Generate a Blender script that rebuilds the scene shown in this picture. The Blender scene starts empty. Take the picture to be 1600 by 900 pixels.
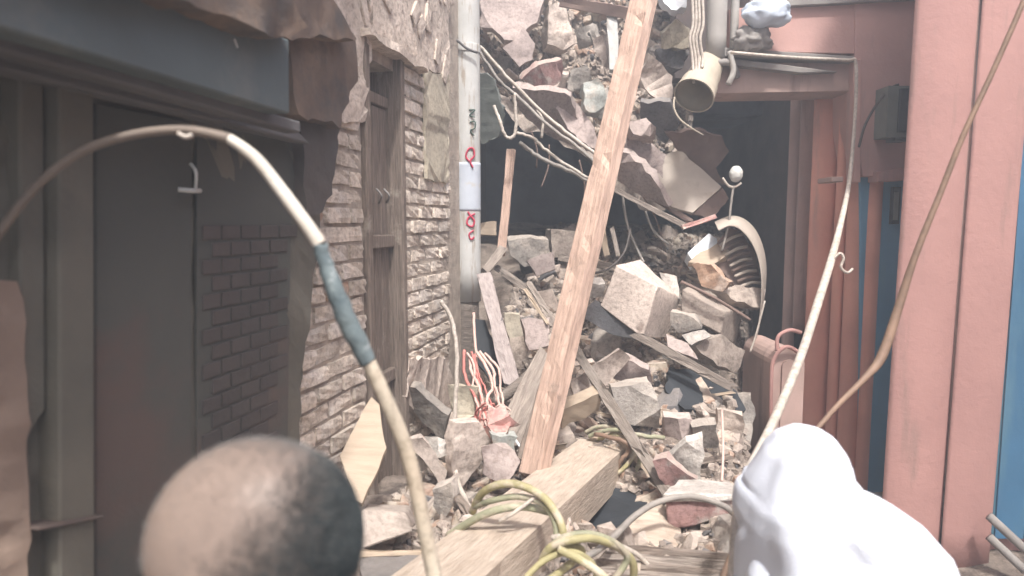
import bpy, bmesh, math, random
from mathutils import Vector, Matrix, Euler, noise
PI = math.pi
R = random.Random(7)
scene = bpy.context.scene

# ---------------------------------------------------------------- camera, world, sun, exposure
CAM = Vector((0, 0, 1.9)); F = 1050.0
PITCH = math.atan(100 / F)
cd = bpy.data.cameras.new('camera'); cam = bpy.data.objects.new('camera', cd)
scene.collection.objects.link(cam); scene.camera = cam
cam.location = CAM; cam.rotation_euler = (PI / 2 - PITCH, 0, 0)
cd.sensor_width = 36; cd.lens = 36 * F / 1600; cd.clip_start = 0.02; cd.clip_end = 500
cd.dof.use_dof = True; cd.dof.focus_distance = 3.6; cd.dof.aperture_fstop = 2.3
SUN_EL, SUN_AZ = math.radians(60), math.radians(172)      # azimuth the light comes from, clockwise from +Y
w = bpy.data.worlds.new('World'); scene.world = w; w.use_nodes = True
nt = w.node_tree; sky = nt.nodes.new('ShaderNodeTexSky'); sky.sky_type = 'NISHITA'; sky.sun_disc = False
sky.sun_elevation = SUN_EL; sky.sun_rotation = SUN_AZ; sky.air_density = 1.0; sky.dust_density = 6.0; sky.ozone_density = 1.0
bg = nt.nodes['Background']; bg.inputs[1].default_value = 0.14
nt.links.new(sky.outputs[0], bg.inputs[0])
sl = bpy.data.lights.new('sun', 'SUN'); sl.energy = 2.6; sl.angle = math.radians(5); sl.color = (1, .985, .965)
so = bpy.data.objects.new('sun', sl); scene.collection.objects.link(so)
sd = Vector((math.sin(SUN_AZ) * math.cos(SUN_EL), math.cos(SUN_AZ) * math.cos(SUN_EL), math.sin(SUN_EL)))
so.rotation_euler = sd.to_track_quat('Z', 'Y').to_euler()
scene.view_settings.view_transform = 'Standard'; scene.view_settings.look = 'None'
scene.view_settings.gamma = 1; scene.view_settings.exposure = 1.2
scene.cycles.max_bounces = 6; scene.cycles.diffuse_bounces = 4

# ---------------------------------------------------------------- helpers
FW = Vector((0, math.cos(PITCH), -math.sin(PITCH))); UP = Vector((0, math.sin(PITCH), math.cos(PITCH))); RT = Vector((1, 0, 0))
def ray(px, py): return FW + RT * ((px - 800) / F) + UP * ((450 - py) / F)
def P(px, py, Y):
    d = ray(px, py); return CAM + d * (Y / d.y)
TH = math.atan(.219); DU = Vector((math.sin(TH), math.cos(TH), 0)); DN = Vector((math.cos(TH), -math.sin(TH), 0)); LO = Vector((-1.225, 0, 0))
def LW(px, py, d=0):                       # point on the left alley wall, d metres out of its plane
    r = ray(px, py); t = ((LO + DN * d) - CAM).dot(DN) / r.dot(DN); return CAM + r * t
def L3(u, z, d=0): return LO + DU * u + DN * d + Vector((0, 0, z))
def lu(px, py, d=0):
    p = LW(px, py, d); return (p - LO).dot(DU), p.z

M = {}
GRIT = {'dirt', 'gravel', 'plaster', 'pale_plaster', 'mauve_plaster', 'concrete', 'dark_concrete', 'brick', 'wall_brick', 'orange_brick', 'white_rubble', 'red_rubble', 'blue_brick', 'yellow_plaster', 'old_plaster', 'cable_pale', 'conduit'}
def mat(name, c1, c2=None, sc=6, rough=.85, bump=.3, bsc=40, c3=None, sc3=1.5, t3=.55, grain=None, dust=0, metal=0, spec=.3, obj_var=.0, streak=0):
    m = bpy.data.materials.new(name); m.use_nodes = True; n = m.node_tree; b = n.nodes['Principled BSDF']; L = n.links.new
    c2 = c2 or tuple(v * .6 for v in c1)
    geo = n.nodes.new('ShaderNodeNewGeometry'); tc = n.nodes.new('ShaderNodeTexCoord')
    src = geo.outputs['Position']
    if grain:
        mp = n.nodes.new('ShaderNodeMapping'); mp.inputs['Scale'].default_value = grain; L(tc.outputs['Object'], mp.inputs[0]); src = mp.outputs[0]
    def noi(s, det=6, ro=.6, v=None):
        k = n.nodes.new('ShaderNodeTexNoise'); k.inputs['Scale'].default_value = s; k.inputs['Detail'].default_value = det; k.inputs['Roughness'].default_value = ro
        L(v or src, k.inputs['Vector']); return k.outputs[0]
    def ramp(x, a, bb, pa, pb):
        r = n.nodes.new('ShaderNodeValToRGB'); r.color_ramp.elements[0].position = pa; r.color_ramp.elements[1].position = pb
        r.color_ramp.elements[0].color = (*a, 1); r.color_ramp.elements[1].color = (*bb, 1); L(x, r.inputs[0]); return r.outputs[0]
    def mix(f, a, bb):
        x = n.nodes.new('ShaderNodeMix'); x.data_type = 'RGBA'
        L(f, x.inputs[0]); L(a, x.inputs[6])
        if isinstance(bb, tuple): x.inputs[7].default_value = (*bb, 1)
        else: L(bb, x.inputs[7])
        return x.outputs[2]
    col = ramp(noi(sc), c2, c1, .34, .66)
    if c3:
        gp = geo.outputs['Position']
        if streak:
            m2 = n.nodes.new('ShaderNodeMapping'); m2.inputs['Scale'].default_value = (3.5, 3.5, .5); L(gp, m2.inputs[0]); gp = m2.outputs[0]
        col = mix(ramp(noi(sc3, 8, .65, gp), (0, 0, 0), (1, 1, 1), t3, t3 + .12), col, c3)
    if name in GRIT:                 # fine grit and small dark pits
        mx = n.nodes.new('ShaderNodeMix'); mx.data_type = 'RGBA'; mx.blend_type = 'MULTIPLY'; mx.inputs[0].default_value = 1
        L(col, mx.inputs[6]); L(ramp(noi(46, 5, .75, geo.outputs['Position']), (.66, .63, .61), (1.04, 1.035, 1.03), .34, .54), mx.inputs[7]); col = mx.outputs[2]
    if dust:
        sx = n.nodes.new('ShaderNodeSeparateXYZ'); L(geo.outputs['Normal'], sx.inputs[0])
        ma = n.nodes.new('ShaderNodeMath'); ma.operation = 'MULTIPLY'; L(sx.outputs[2], ma.inputs[0]); L(noi(9, 6, .7, geo.outputs['Position']), ma.inputs[1])
        f = ramp(ma.outputs[0], (0, 0, 0), (dust,) * 3, .12, .5)
        col = mix(f, col, (.46, .40, .345))
    if obj_var:
        oi = n.nodes.new('ShaderNodeObjectInfo'); hs = n.nodes.new('ShaderNodeHueSaturation')
        mr = n.nodes.new('ShaderNodeMapRange'); mr.inputs[3].default_value = 1 - obj_var; mr.inputs[4].default_value = 1 + obj_var
        L(oi.outputs['Random'], mr.inputs[0]); L(mr.outputs[0], hs.inputs['Value']); L(col, hs.inputs['Color']); col = hs.outputs[0]
    L(col, b.inputs['Base Color'])
    r2 = n.nodes.new('ShaderNodeMapRange'); r2.inputs[3].default_value = max(.05, rough - .12); r2.inputs[4].default_value = min(1, rough + .1)
    L(noi(sc * 2), r2.inputs[0]); L(r2.outputs[0], b.inputs['Roughness'])
    b.inputs['Metallic'].default_value = metal; b.inputs['Specular IOR Level'].default_value = spec
    if bump:
        bp = n.nodes.new('ShaderNodeBump'); bp.inputs['Strength'].default_value = bump; bp.inputs['Distance'].default_value = .01
        L(noi(bsc, 8, .65), bp.inputs['Height']); L(bp.outputs[0], b.inputs['Normal'])
    M[name] = m; return m
mat('dirt', (.30, .25, .21), (.15, .12, .10), 9, .95, .9, 60, c3=(.10, .08, .07), sc3=4, t3=.5)
mat('gravel', (.46, .395, .34), (.17, .14, .12), 22, .95, .8, 90, c3=(.13, .105, .09), sc3=5, t3=.54)
mat('plaster', (.52, .445, .385), (.33, .275, .24), 5, .9, .7, 50, c3=(.18, .145, .12), sc3=7, t3=.56, dust=.4, obj_var=.28)
mat('pale_plaster', (.60, .52, .46), (.46, .39, .345), 5, .9, .6, 40, c3=(.27, .215, .185), sc3=9, t3=.58, obj_var=.18)
mat('mauve_plaster', (.45, .375, .35), (.37, .305, .285), 5, .9, .5, 40, c3=(.26, .20, .175), sc3=7, t3=.60, dust=.3, obj_var=.1)
mat('concrete', (.38, .35, .32), (.23, .21, .19), 6, .92, .8, 60, c3=(.48, .43, .38), sc3=5, t3=.5, dust=.5, obj_var=.28)
mat('dark_concrete', (.16, .155, .16), (.09, .09, .095), 6, .92, .6, 60, dust=.35, obj_var=.2)
mat('brick', (.43, .29, .215), (.29, .195, .145), 12, .93, .6, 70, c3=(.50, .43, .35), sc3=9, t3=.45, dust=.5, obj_var=.22)
mat('wall_brick', (.80, .71, .61), (.52, .45, .38), 12, .93, 1, 70, c3=(.66, .60, .54), sc3=7, t3=.5, dust=.3, obj_var=.18)
mat('orange_brick', (.50, .33, .23), (.38, .26, .19), 12, .93, .6, 70, c3=(.50, .42, .36), sc3=9, t3=.5, dust=.3, obj_var=.1)
mat('blue_brick', (.43, .45, .42), (.34, .36, .34), 10, .9, .5, 60, c3=(.48, .44, .39), sc3=8, t3=.52)
mat('mortar', (.50, .43, .36), (.30, .25, .21), 14, .97, .9, 60)
mat('old_plaster', (.68, .59, .51), (.48, .41, .35), 7, .93, 1, 35, c3=(.17, .125, .10), sc3=16, t3=.58)
mat('yellow_plaster', (.52, .47, .37), (.40, .36, .29), 6, .93, .5, 35, c3=(.28, .24, .19), sc3=9, t3=.62)
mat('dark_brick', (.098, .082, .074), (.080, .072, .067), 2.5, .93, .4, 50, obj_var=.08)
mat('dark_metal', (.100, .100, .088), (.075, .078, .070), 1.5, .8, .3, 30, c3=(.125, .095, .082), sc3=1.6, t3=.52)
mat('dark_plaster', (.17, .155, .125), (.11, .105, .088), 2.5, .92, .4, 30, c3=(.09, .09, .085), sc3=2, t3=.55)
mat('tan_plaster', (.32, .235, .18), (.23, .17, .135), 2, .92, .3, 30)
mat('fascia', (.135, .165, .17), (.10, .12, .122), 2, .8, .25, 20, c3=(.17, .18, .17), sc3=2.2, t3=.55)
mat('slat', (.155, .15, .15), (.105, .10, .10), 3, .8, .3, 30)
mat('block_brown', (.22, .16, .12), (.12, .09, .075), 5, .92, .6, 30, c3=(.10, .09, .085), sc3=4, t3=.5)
mat('old_wood', (.25, .20, .165), (.13, .105, .088), 4, .85, .8, 9, grain=(3, 22, 22), dust=.2)
mat('door_wood', (.30, .24, .20), (.14, .11, .09), 5, .9, 1, 9, grain=(24, 24, 1.5), c3=(.36, .31, .26), sc3=9, t3=.58)
mat('fresh_wood', (.60, .43, .345), (.40, .28, .22), 4, .85, .8, 8, grain=(1.6, 16, 16), c3=(.30, .225, .185), sc3=9, t3=.60)
mat('beam_wood', (.56, .47, .385), (.38, .305, .24), 4, .9, .8, 8, grain=(2, 14, 14), c3=(.33, .27, .21), sc3=7, t3=.60)
mat('grey_wood', (.34, .29, .25), (.17, .14, .12), 4, .9, .9, 8, grain=(2.5, 26, 26), c3=(.12, .10, .085), sc3=12, t3=.6, dust=.35, obj_var=.25)
mat('ply', (.46, .37, .28), (.38, .30, .225), 3, .85, .3, 12, grain=(2, 14, 14), c3=(.33, .26, .2), sc3=8, t3=.6)
mat('mottled_wood', (.44, .38, .36), (.30, .25, .235), 5, .88, .6, 10, grain=(4, 14, 14), c3=(.05, .045, .045), sc3=14, t3=.58)
mat('pole_grey', (.56, .56, .54), (.42, .42, .40), 4, .8, .3, 25, c3=(.34, .29, .24), sc3=9, t3=.54, streak=1)
mat('pole_blue', (.52, .56, .62), (.44, .48, .54), 4, .7, .2, 25, c3=(.5, .47, .42), sc3=8, t3=.58)
mat('red_paint', (.55, .05, .10), (.42, .05, .09), 20, .7, .1)
mat('green_paint', (.07, .12, .09), (.04, .07, .06), 20, .7, .1)
mat('pink', (.43, .242, .215), (.38, .212, .19), 2.5, .85, .4, 24, c3=(.30, .19, .165), sc3=1.8, t3=.58, streak=1)
mat('pink_red', (.70, .35, .27), (.58, .28, .215), 2.5, .85, .35, 24, c3=(.46, .27, .22), sc3=2, t3=.58, streak=1)
mat('pink_dirty', (.47, .33, .29), (.36, .26, .225), 3, .85, .3, 24, c3=(.28, .20, .17), sc3=2, t3=.56, streak=1)
mat('pink_wall', (.56, .34, .30), (.46, .28, .25), 2.5, .85, .3, 24, c3=(.38, .26, .23), sc3=1.6, t3=.58, streak=1)
mat('cornice', (.30, .28, .26), (.20, .18, .17), 6, .85, .3, 30)
mat('blue', (.055, .16, .28), (.045, .13, .225), 2, .6, .15, 20, c3=(.08, .18, .26), sc3=1.5, t3=.55, streak=1)
mat('blue_strip', (.14, .33, .50), (.11, .27, .42), 2, .6, .15, 20, c3=(.14, .30, .38), sc3=1.5, t3=.55, streak=1)
mat('teal_blue', (.06, .16, .21), (.045, .11, .16), 2, .6, .1, 20)
mat('black_gap', (.03, .03, .035), (.02, .02, .022), 4, .95, .2)
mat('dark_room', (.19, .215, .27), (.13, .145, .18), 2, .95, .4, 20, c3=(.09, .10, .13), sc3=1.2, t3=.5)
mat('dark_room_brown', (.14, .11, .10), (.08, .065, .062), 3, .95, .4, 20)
mat('pvc', (.42, .40, .37), (.33, .31, .29), 4, .55, .15, 20, c3=(.30, .27, .24), sc3=8, t3=.6)
mat('cream_pipe', (.50, .44, .35), (.38, .33, .26), 6, .6, .2, 20)
mat('cable_pale', (.55, .50, .44), (.42, .37, .32), 20, .6, .15, 60)
mat('cable_grey', (.33, .30, .27), (.22, .20, .18), 20, .65, .2, 60)
mat('cable_dark', (.10, .085, .075), (.06, .05, .045), 20, .6, .1, 60)
mat('cable_brown', (.26, .17, .12), (.17, .115, .085), 20, .6, .1, 60)
mat('conduit', (.56, .50, .40), (.46, .39, .30), 6, .55, .25, 40, c3=(.50, .34, .24), sc3=5, t3=.58)
mat('conduit_dark', (.22, .18, .145), (.16, .13, .11), 6, .6, .2, 40)
mat('conduit_white', (.66, .62, .55), (.50, .45, .38), 12, .6, .3, 40, c3=(.40, .36, .31), sc3=24, t3=.6)
mat('tape', (.20, .245, .25), (.09, .12, .13), 14, .6, .7, 29, c3=(.46, .49, .48), sc3=22, t3=.56)
mat('yellow_hose', (.40, .36, .19), (.27, .24, .13), 12, .6, .4, 60, c3=(.48, .42, .32), sc3=14, t3=.5)
mat('green_hose', (.33, .33, .22), (.22, .22, .15), 12, .6, .4, 60, c3=(.44, .39, .30), sc3=14, t3=.5)
mat('red_cord', (.58, .22, .19), (.44, .16, .14), 20, .8, .2, 60)
mat('painted_shade', (.036, .041, .047), (.02, .023, .027), 5, .75, .6, 14)  # near-black, paints the shade in holes and over the door
mat('green_cloth', (.17, .18, .165), (.10, .11, .10), 5, .9, .6, 14)
mat('pink_cord', (.66, .48, .42), (.56, .38, .33), 20, .8, .2, 60)
mat('rag', (.56, .33, .29), (.42, .22, .20), 22, .9, .8, 29, c3=(.58, .48, .42), sc3=14, t3=.5)
mat('white_bag', (.62, .68, .76), (.50, .58, .68), 6, .6, .3, 16, c3=(.72, .60, .58), sc3=4, t3=.58)
mat('white_board', (.74, .77, .80), (.66, .70, .73), 6, .6, .2, 16)
mat('white_rubble', (.60, .57, .53), (.44, .405, .37), 10, .9, .8, 40, c3=(.35, .30, .26), sc3=12, t3=.58)
mat('red_rubble', (.40, .24, .22), (.30, .19, .18), 14, .93, .6, 60, c3=(.42, .38, .35), sc3=9, t3=.5, dust=.8)
mat('cream_sheet', (.46, .40, .34), (.36, .31, .26), 4, .7, .2, 16, c3=(.3, .25, .2), sc3=4, t3=.6)
mat('rib_brown', (.19, .13, .105), (.12, .085, .07), 8, .8, .3, 30)
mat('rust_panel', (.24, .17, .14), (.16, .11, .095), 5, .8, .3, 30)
mat('meter', (.19, .20, .175), (.14, .15, .13), 5, .6, .1)
mat('bulb', (.62, .62, .58), (.5, .5, .47), 8, .35, .1)
mat('skin', (.26, .20, .168), (.225, .175, .15), 1.2, .42, .12, 90)
mat('skin_brown', (.30, .185, .135), (.25, .15, .11), 5, .55, .12, 90)
mat('hair', (.30, .29, .28), (.22, .215, .21), 30, .6, 0)
mat('hair_shaded', (.06, .075, .08), (.035, .045, .05), 20, .6, 0)
mat('shirt', (.07, .10, .115), (.05, .07, .085), 5, .9, .3, 200)
mat('trousers', (.09, .085, .08), (.07, .065, .06), 5, .9, .3, 200)
mat('white_cloth', (.74, .78, .86), (.70, .74, .83), 5, .85, .25, 160)
mat('eye', (.7, .68, .64), (.6, .58, .55), 8, .2, 0)

def link(name, me, m, parent=None, label=None, cat=None, group=None, kind=None, smooth=False):
    if m is not None and not me.materials: me.materials.append(M[m])
    o = bpy.data.objects.new(name, me); scene.collection.objects.link(o)
    if parent: o.parent = parent
    if label: o['label'] = label
    if cat: o['category'] = cat; o['kind'] = 'thing'
    if group: o['group'] = group
    if kind: o['kind'] = kind
    if smooth: me.shade_smooth()
    return o
def empty(name, loc, label, cat, group=None):
    o = bpy.data.objects.new(name, None); scene.collection.objects.link(o); o.location = loc; o.empty_display_size = .1
    o['label'] = label; o['category'] = cat; o['kind'] = 'thing'
    if group: o['group'] = group
    return o
def part(o, root):                          # keep the world place, hang under root
    o.parent = root; o.matrix_parent_inverse = Matrix.Translation(root.location).inverted(); return o
def mesh(name, vs, fs):
    me = bpy.data.meshes.new(name); me.from_pydata([tuple(v) for v in vs], [], fs); me.update(); return me
def centred(name, vs, fs, m, **k):
    c = sum((Vector(v) for v in vs), Vector()) / len(vs)
    o = link(name, mesh(name, [Vector(v) - c for v in vs], fs), m, **k); o.location = c; return o

def soften(bm, ang=.6):                      # smooth over worn faces, keep the broken edges sharp
    for f_ in bm.faces: f_.smooth = True
    for e in bm.edges: e.smooth = not (len(e.link_faces) == 2 and e.calc_face_angle(0) > ang)
def plate(name, pts, th, m, jag=0, step=.05, back=None, root=None, smooth_face=False, **k):
    """slab whose front outline is pts (3-D); pushed back by th away from the viewer's side"""
    c = sum(pts, Vector()) / len(pts); nrm = Vector()
    for i in range(len(pts)):
        a, b = pts[i] - c, pts[(i + 1) % len(pts)] - c; nrm += a.cross(b)
    nrm.normalize()
    if back is None:
        if nrm.dot(c - CAM) < 0: nrm = -nrm
        back = nrm * th
    out = []
    if jag:
        rr = random.Random(int(abs(c.x * 7919 + c.z * 104729) * 100))
        for i in range(len(pts)):
            a, b = pts[i], pts[(i + 1) % len(pts)]; n = max(1, int((b - a).length / step))
            for j in range(n):
                t = j / n; p = a.lerp(b, t)
                if j: p += Vector((rr.uniform(-1, 1), rr.uniform(-.4, .4), rr.uniform(-1, 1))) * jag
                out.append(p)
    else: out = list(pts)
    bm = bmesh.new(); f0 = bm.faces.new([bm.verts.new(p) for p in out])
    r = bmesh.ops.extrude_face_region(bm, geom=[f0])
    nv = [g for g in r['geom'] if isinstance(g, bmesh.types.BMVert)]
    for v in nv:
        v.co += back
        if jag: v.co += Vector((R.uniform(-1, 1), R.uniform(-.5, .5), R.uniform(-1, 1))) * jag * .6
    bmesh.ops.recalc_face_normals(bm, faces=bm.faces)
    if jag and th > .015 and not smooth_face:
        bmesh.ops.triangulate(bm, faces=bm.faces)
        for _ in range(3):
            le = [e for e in bm.edges if e.calc_length() > .055]
            if not le or len(bm.faces) > 6000: break
            bmesh.ops.subdivide_edges(bm, edges=le, cuts=1); bmesh.ops.triangulate(bm, faces=[f_ for f_ in bm.faces if len(f_.verts) > 3])
        am = min(.012, th * .2)
        for v in bm.verts: v.co += noise.noise_vector(v.co * 6) * am + noise.noise_vector(v.co * 19) * am * .8 + noise.noise_vector(v.co * 50) * am * .35
        soften(bm)
    elif not jag or th > .02: bmesh.ops.bevel(bm, geom=[e for e in bm.edges], offset=min(.004, abs(th) * .15), segments=1, affect='EDGES')
    for v in bm.verts: v.co -= c
    me = bpy.data.meshes.new(name); bm.to_mesh(me); bm.free()
    o = link(name, me, m, **k); o.location = c
    if root: part(o, root)
    return o
def pp(*a, Y=None): return [P(*(q if len(q) == 3 else (q[0], q[1], Y))) for q in a]

def tube(name, pts, rad, m, seg=8, root=None, sub=6, jit=0, **k):
    """smooth round tube through pts; rad a number or one per point"""
    n = len(pts); rads = rad if isinstance(rad, (list, tuple)) else [rad] * n
    path, rs = [], []
    for i in range(n - 1):
        p0, p1, p2, p3 = pts[max(i - 1, 0)], pts[i], pts[i + 1], pts[min(i + 2, n - 1)]
        s = sub if n > 2 else 3
        for j in range(s):
            t = j / s
            q = .5 * ((2 * p1) + (p2 - p0) * t + (2 * p0 - 5 * p1 + 4 * p2 - p3) * t * t + (3 * p1 - p0 - 3 * p2 + p3) * t ** 3)
            if jit: q = q + Vector((R.uniform(-1, 1), R.uniform(-1, 1), R.uniform(-1, 1))) * jit
            path.append(q); rs.append(rads[i] + (rads[i + 1] - rads[i]) * t)
    path.append(pts[-1]); rs.append(rads[-1])
    c = sum(path, Vector()) / len(path); vs, fs = [], []; ref = None
    for i, p in enumerate(path):
        t = (path[min(i + 1, len(path) - 1)] - path[max(i - 1, 0)]).normalized()
        if ref is None: ref = t.orthogonal().normalized()
        ref = (ref - t * ref.dot(t)).normalized(); b = t.cross(ref)
        for s in range(seg):
            a = 2 * PI * s / seg; vs.append(p - c + (ref * math.cos(a) + b * math.sin(a)) * rs[i])
    for i in range(len(path) - 1):
        for s in range(seg): fs.append((i * seg + s, i * seg + (s + 1) % seg, (i + 1) * seg + (s + 1) % seg, (i + 1) * seg + s))
    fs.append(tuple(reversed(range(seg)))); fs.append(tuple((len(path) - 1) * seg + s for s in range(seg)))
    o = link(name, mesh(name, vs, fs), m, smooth=True, **k); o.location = c
    if root: part(o, root)
    return o

def timber(name, p0, p1, wd, th, m, roll=None, rough=.004, root=None, split=0, seed=1, taper=1.0, **k):
    """sawn plank from p0 to p1: local X is the grain, worn edges, splintered ends"""
    rr = random.Random(seed); d = p1 - p0; ln = d.length; x = d.normalized()
    face = roll if roll is not None else (CAM - (p0 + p1) / 2)     # broad face looks along this
    z = (face - x * face.dot(x)).normalized(); y = z.cross(x); n = max(4, int(ln / .05))
    prof = [(-.5, -.5), (-.5, 0), (-.5, .46), (-.46, .5), (0, .5), (.46, .5), (.5, .46), (.5, 0), (.5, -.5), (0, -.5)]
    vs, fs, q = [], [], len(prof)
    for i in range(n + 1):
        t = i / n; sx = (t - .5) * ln; s = 1 + (taper - 1) * t
        for j, (a, b) in enumerate(prof):
            e = 0
            if i in (0, n): e = rr.uniform(-1, 1) * (.01 + split)
            nz = noise.noise(Vector((sx * 6 + seed * 3, a * 3, b * 3))) * rough * 1.5 + rr.uniform(-1, 1) * rough * .4
            chip = -abs(min(0, noise.noise(Vector((sx * 9, seed * 5 + j, 0))) + .22)) * rough * 7 if j in (2, 3, 5, 6) else 0
            vs.append((sx + e, a * wd * s + nz + chip * (1 if a > 0 else -1), b * th + nz + chip))
        if i:
            for j in range(q): fs.append(((i - 1) * q + j, (i - 1) * q + (j + 1) % q, i * q + (j + 1) % q, i * q + j))
    fs.append(tuple(range(q))[::-1]); fs.append(tuple(n * q + j for j in range(q)))
    me = mesh(name, vs, fs); bm = bmesh.new(); bm.from_mesh(me); bmesh.ops.recalc_face_normals(bm, faces=bm.faces); bm.to_mesh(me); bm.free()
    o = link(name, me, m, **k)
    o.matrix_world = Matrix.Translation((p0 + p1) / 2) @ Matrix((x, y, z)).transposed().to_4x4()
    if root: part(o, root)
    return o

def chunk_mesh(name, seed, kind):
    rr = random.Random(seed); bm = bmesh.new(); sub = 2
    if kind == 'slab': dims = (rr.uniform(.8, 1.1), rr.uniform(.6, .9), rr.uniform(.13, .22))
    elif kind == 'brick': dims = (1, .48, .32) if seed % 2 else (.6, .48, .32)
    else: dims = (1, rr.uniform(.7, .95), rr.uniform(.55, .8))
    pts = []
    j = .05 if kind == 'brick' else (.16 if kind == 'slab' else .24)
    for a in (-.5, .5):
        for b in (-.5, .5):
            for c in (-.5, .5):
                pts.append(Vector(((a + rr.uniform(-j, j)) * dims[0], (b + rr.uniform(-j, j)) * dims[1], (c + rr.uniform(-j, j) * .5) * dims[2])))
    if kind != 'brick':
        for _ in range(4 if kind == 'slab' else 7):
            v = Vector((rr.gauss(0, 1), rr.gauss(0, 1), rr.gauss(0, 1))).normalized() * .56
            v.x *= dims[0]; v.y *= dims[1]; v.z = max(-.5, min(.5, v.z)) * dims[2] if kind == 'slab' else v.z * dims[2]
            pts.append(v)
    for p in pts: bm.verts.new(p)
    r = bmesh.ops.convex_hull(bm, input=bm.verts)
    bmesh.ops.delete(bm, geom=[g for g in r['geom_interior'] if isinstance(g, bmesh.types.BMVert)], context='VERTS')
    bmesh.ops.bevel(bm, geom=list(bm.edges), offset=.02, segments=1, affect='EDGES')
    bmesh.ops.triangulate(bm, faces=bm.faces)
    bmesh.ops.subdivide_edges(bm, edges=[e for e in bm.edges if e.calc_length() > .12], cuts=3, use_grid_fill=True)
    bmesh.ops.triangulate(bm, faces=bm.faces)
    for v in bm.verts:
        v.co += v.co.normalized() * (noise.noise(v.co * 5 + Vector((seed, 0, 0))) * .06 + noise.noise(v.co * 13 + Vector((0, seed, 0))) * .035 + noise.noise(v.co * 30) * .014)
    bmesh.ops.recalc_face_normals(bm, faces=bm.faces); soften(bm)
    me = bpy.data.meshes.new(name); bm.to_mesh(me); bm.free(); return me
CH = {}
def chunk(kind, seed, m):
    key = (kind, seed % 6, m)
    if key not in CH:
        me = chunk_mesh('chunk', seed % 6 + {'rock': 0, 'slab': 20, 'brick': 40}[kind], kind); me.materials.append(M[m]); CH[key] = me
    return CH[key]

# ---------------------------------------------------------------- ground and the heap
def interp(x, t):
    if x <= t[0][0]: return t[0][1]
    for (a, b), (c, d) in zip(t, t[1:]):
        if x <= c: return b + (d - b) * (x - a) / (c - a)
    return t[-1][1]
PROF = [(0, 0), (.9, .05), (1.3, .35), (1.7, .70), (2.2, .76), (2.8, .68), (3.5, .72), (4.0, .90), (4.5, 1.10), (5.2, 1.42), (6, 1.70), (7.5, 1.85)]
PITS = [(P(940, 820, 2.75), .20, .50), (P(770, 560, 4.2), .16, .35), (P(1105, 590, 4.3), .22, .55), (P(670, 640, 3.4), .14, .22), (P(915, 520, 4.8), .2, .35)]
def H(x, y):
    h = interp(y, PROF)
    xr = interp(y, [(1.0, .1), (1.4, .28), (2.0, .55), (2.6, 1.05), (3.2, 1.08), (4, 1.30), (6, 2.0), (8, 2.9)])
    t = max(0, min(1, (x - xr) / .28)); t = t * t * (3 - 2 * t)
    h = h * (1 - t) + (min(h, .03 + .02 * y)) * t
    for c, r, d in PITS:
        h -= d * math.exp(-((x - c.x) ** 2 + (y - c.y) ** 2) / (r * r))
    return h + (.07 * noise.noise(Vector((x * 2.3, y * 2.3, 0))) + .035 * noise.noise(Vector((x * 7, y * 7, 3)))) * min(1, y)
gv, gf = [(-60, -60, 0), (60, -60, 0), (60, 60, 0), (-60, 60, 0)], [(0, 1, 2, 3)]
link('ground', mesh('ground', gv, gf), 'dirt', kind='structure')
NX, NY = 120, 180; vs, fs = [], []
for j in range(NY + 1):
    for i in range(NX + 1):
        x = -1.6 + 5.2 * i / NX; y = -.4 + 9.2 * j / NY
        e = min(1, i / 4, (NX - i) / 4, j / 4, (NY - j) / 4)
        vs.append((x, y, (H(x, y) + .012) * e - .01 * (1 - e)))
for j in range(NY):
    for i in range(NX):
        a = j * (NX + 1) + i; fs.append((a, a + 1, a + NX + 2, a + NX + 1))
link('debris_ground', mesh('debris_ground', vs, fs), 'dirt', kind='structure', smooth=True)

# ---------------------------------------------------------------- upper collapsed floor: sloping mass over the hollow
UX = [(735, 95), (760, 130), (800, 185), (860, 225), (905, 248), (950, 290), (1000, 318), (1040, 325), (1065, 300), (1085, 240)]
def upper(px, t):                            # t 0 = lower lip, 1 = top
    yl = interp(px, UX); py = yl + (-60 - yl) * t
    Y = 5.35 + 1.5 * t + .12 * math.sin(px * .05)
    p = P(px, py, Y); n = noise.noise(p * 2.5) * .16 + noise.noise(p * 7) * .06
    return p + Vector((0, -n, n * .5))
vs, fs = [], []; A, B = 70, 40
for j in range(B + 1):
    for i in range(A + 1): vs.append(upper(735 + 350 * i / A, j / B))
for i in range(A + 1): vs.append(vs[i] + Vector((0, .5, .16 + R.uniform(-.04, .04))))
for i in range(A + 1): vs.append(vs[i] + Vector((0, 1.6, .30)))
for j in range(B):
    for i in range(A): a = j * (A + 1) + i; fs.append((a, a + 1, a + A + 2, a + A + 1))
o1 = (B + 1) * (A + 1)
for i in range(A):
    fs.append((i + 1, i, o1 + i, o1 + i + 1)); fs.append((o1 + i + 1, o1 + i, o1 + A + 1 + i, o1 + A + 2 + i))
centred('collapsed_floor', vs, fs, 'plaster', label='sloping mass of broken upper floor hanging over the dark hollow', cat='collapsed floor')

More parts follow.
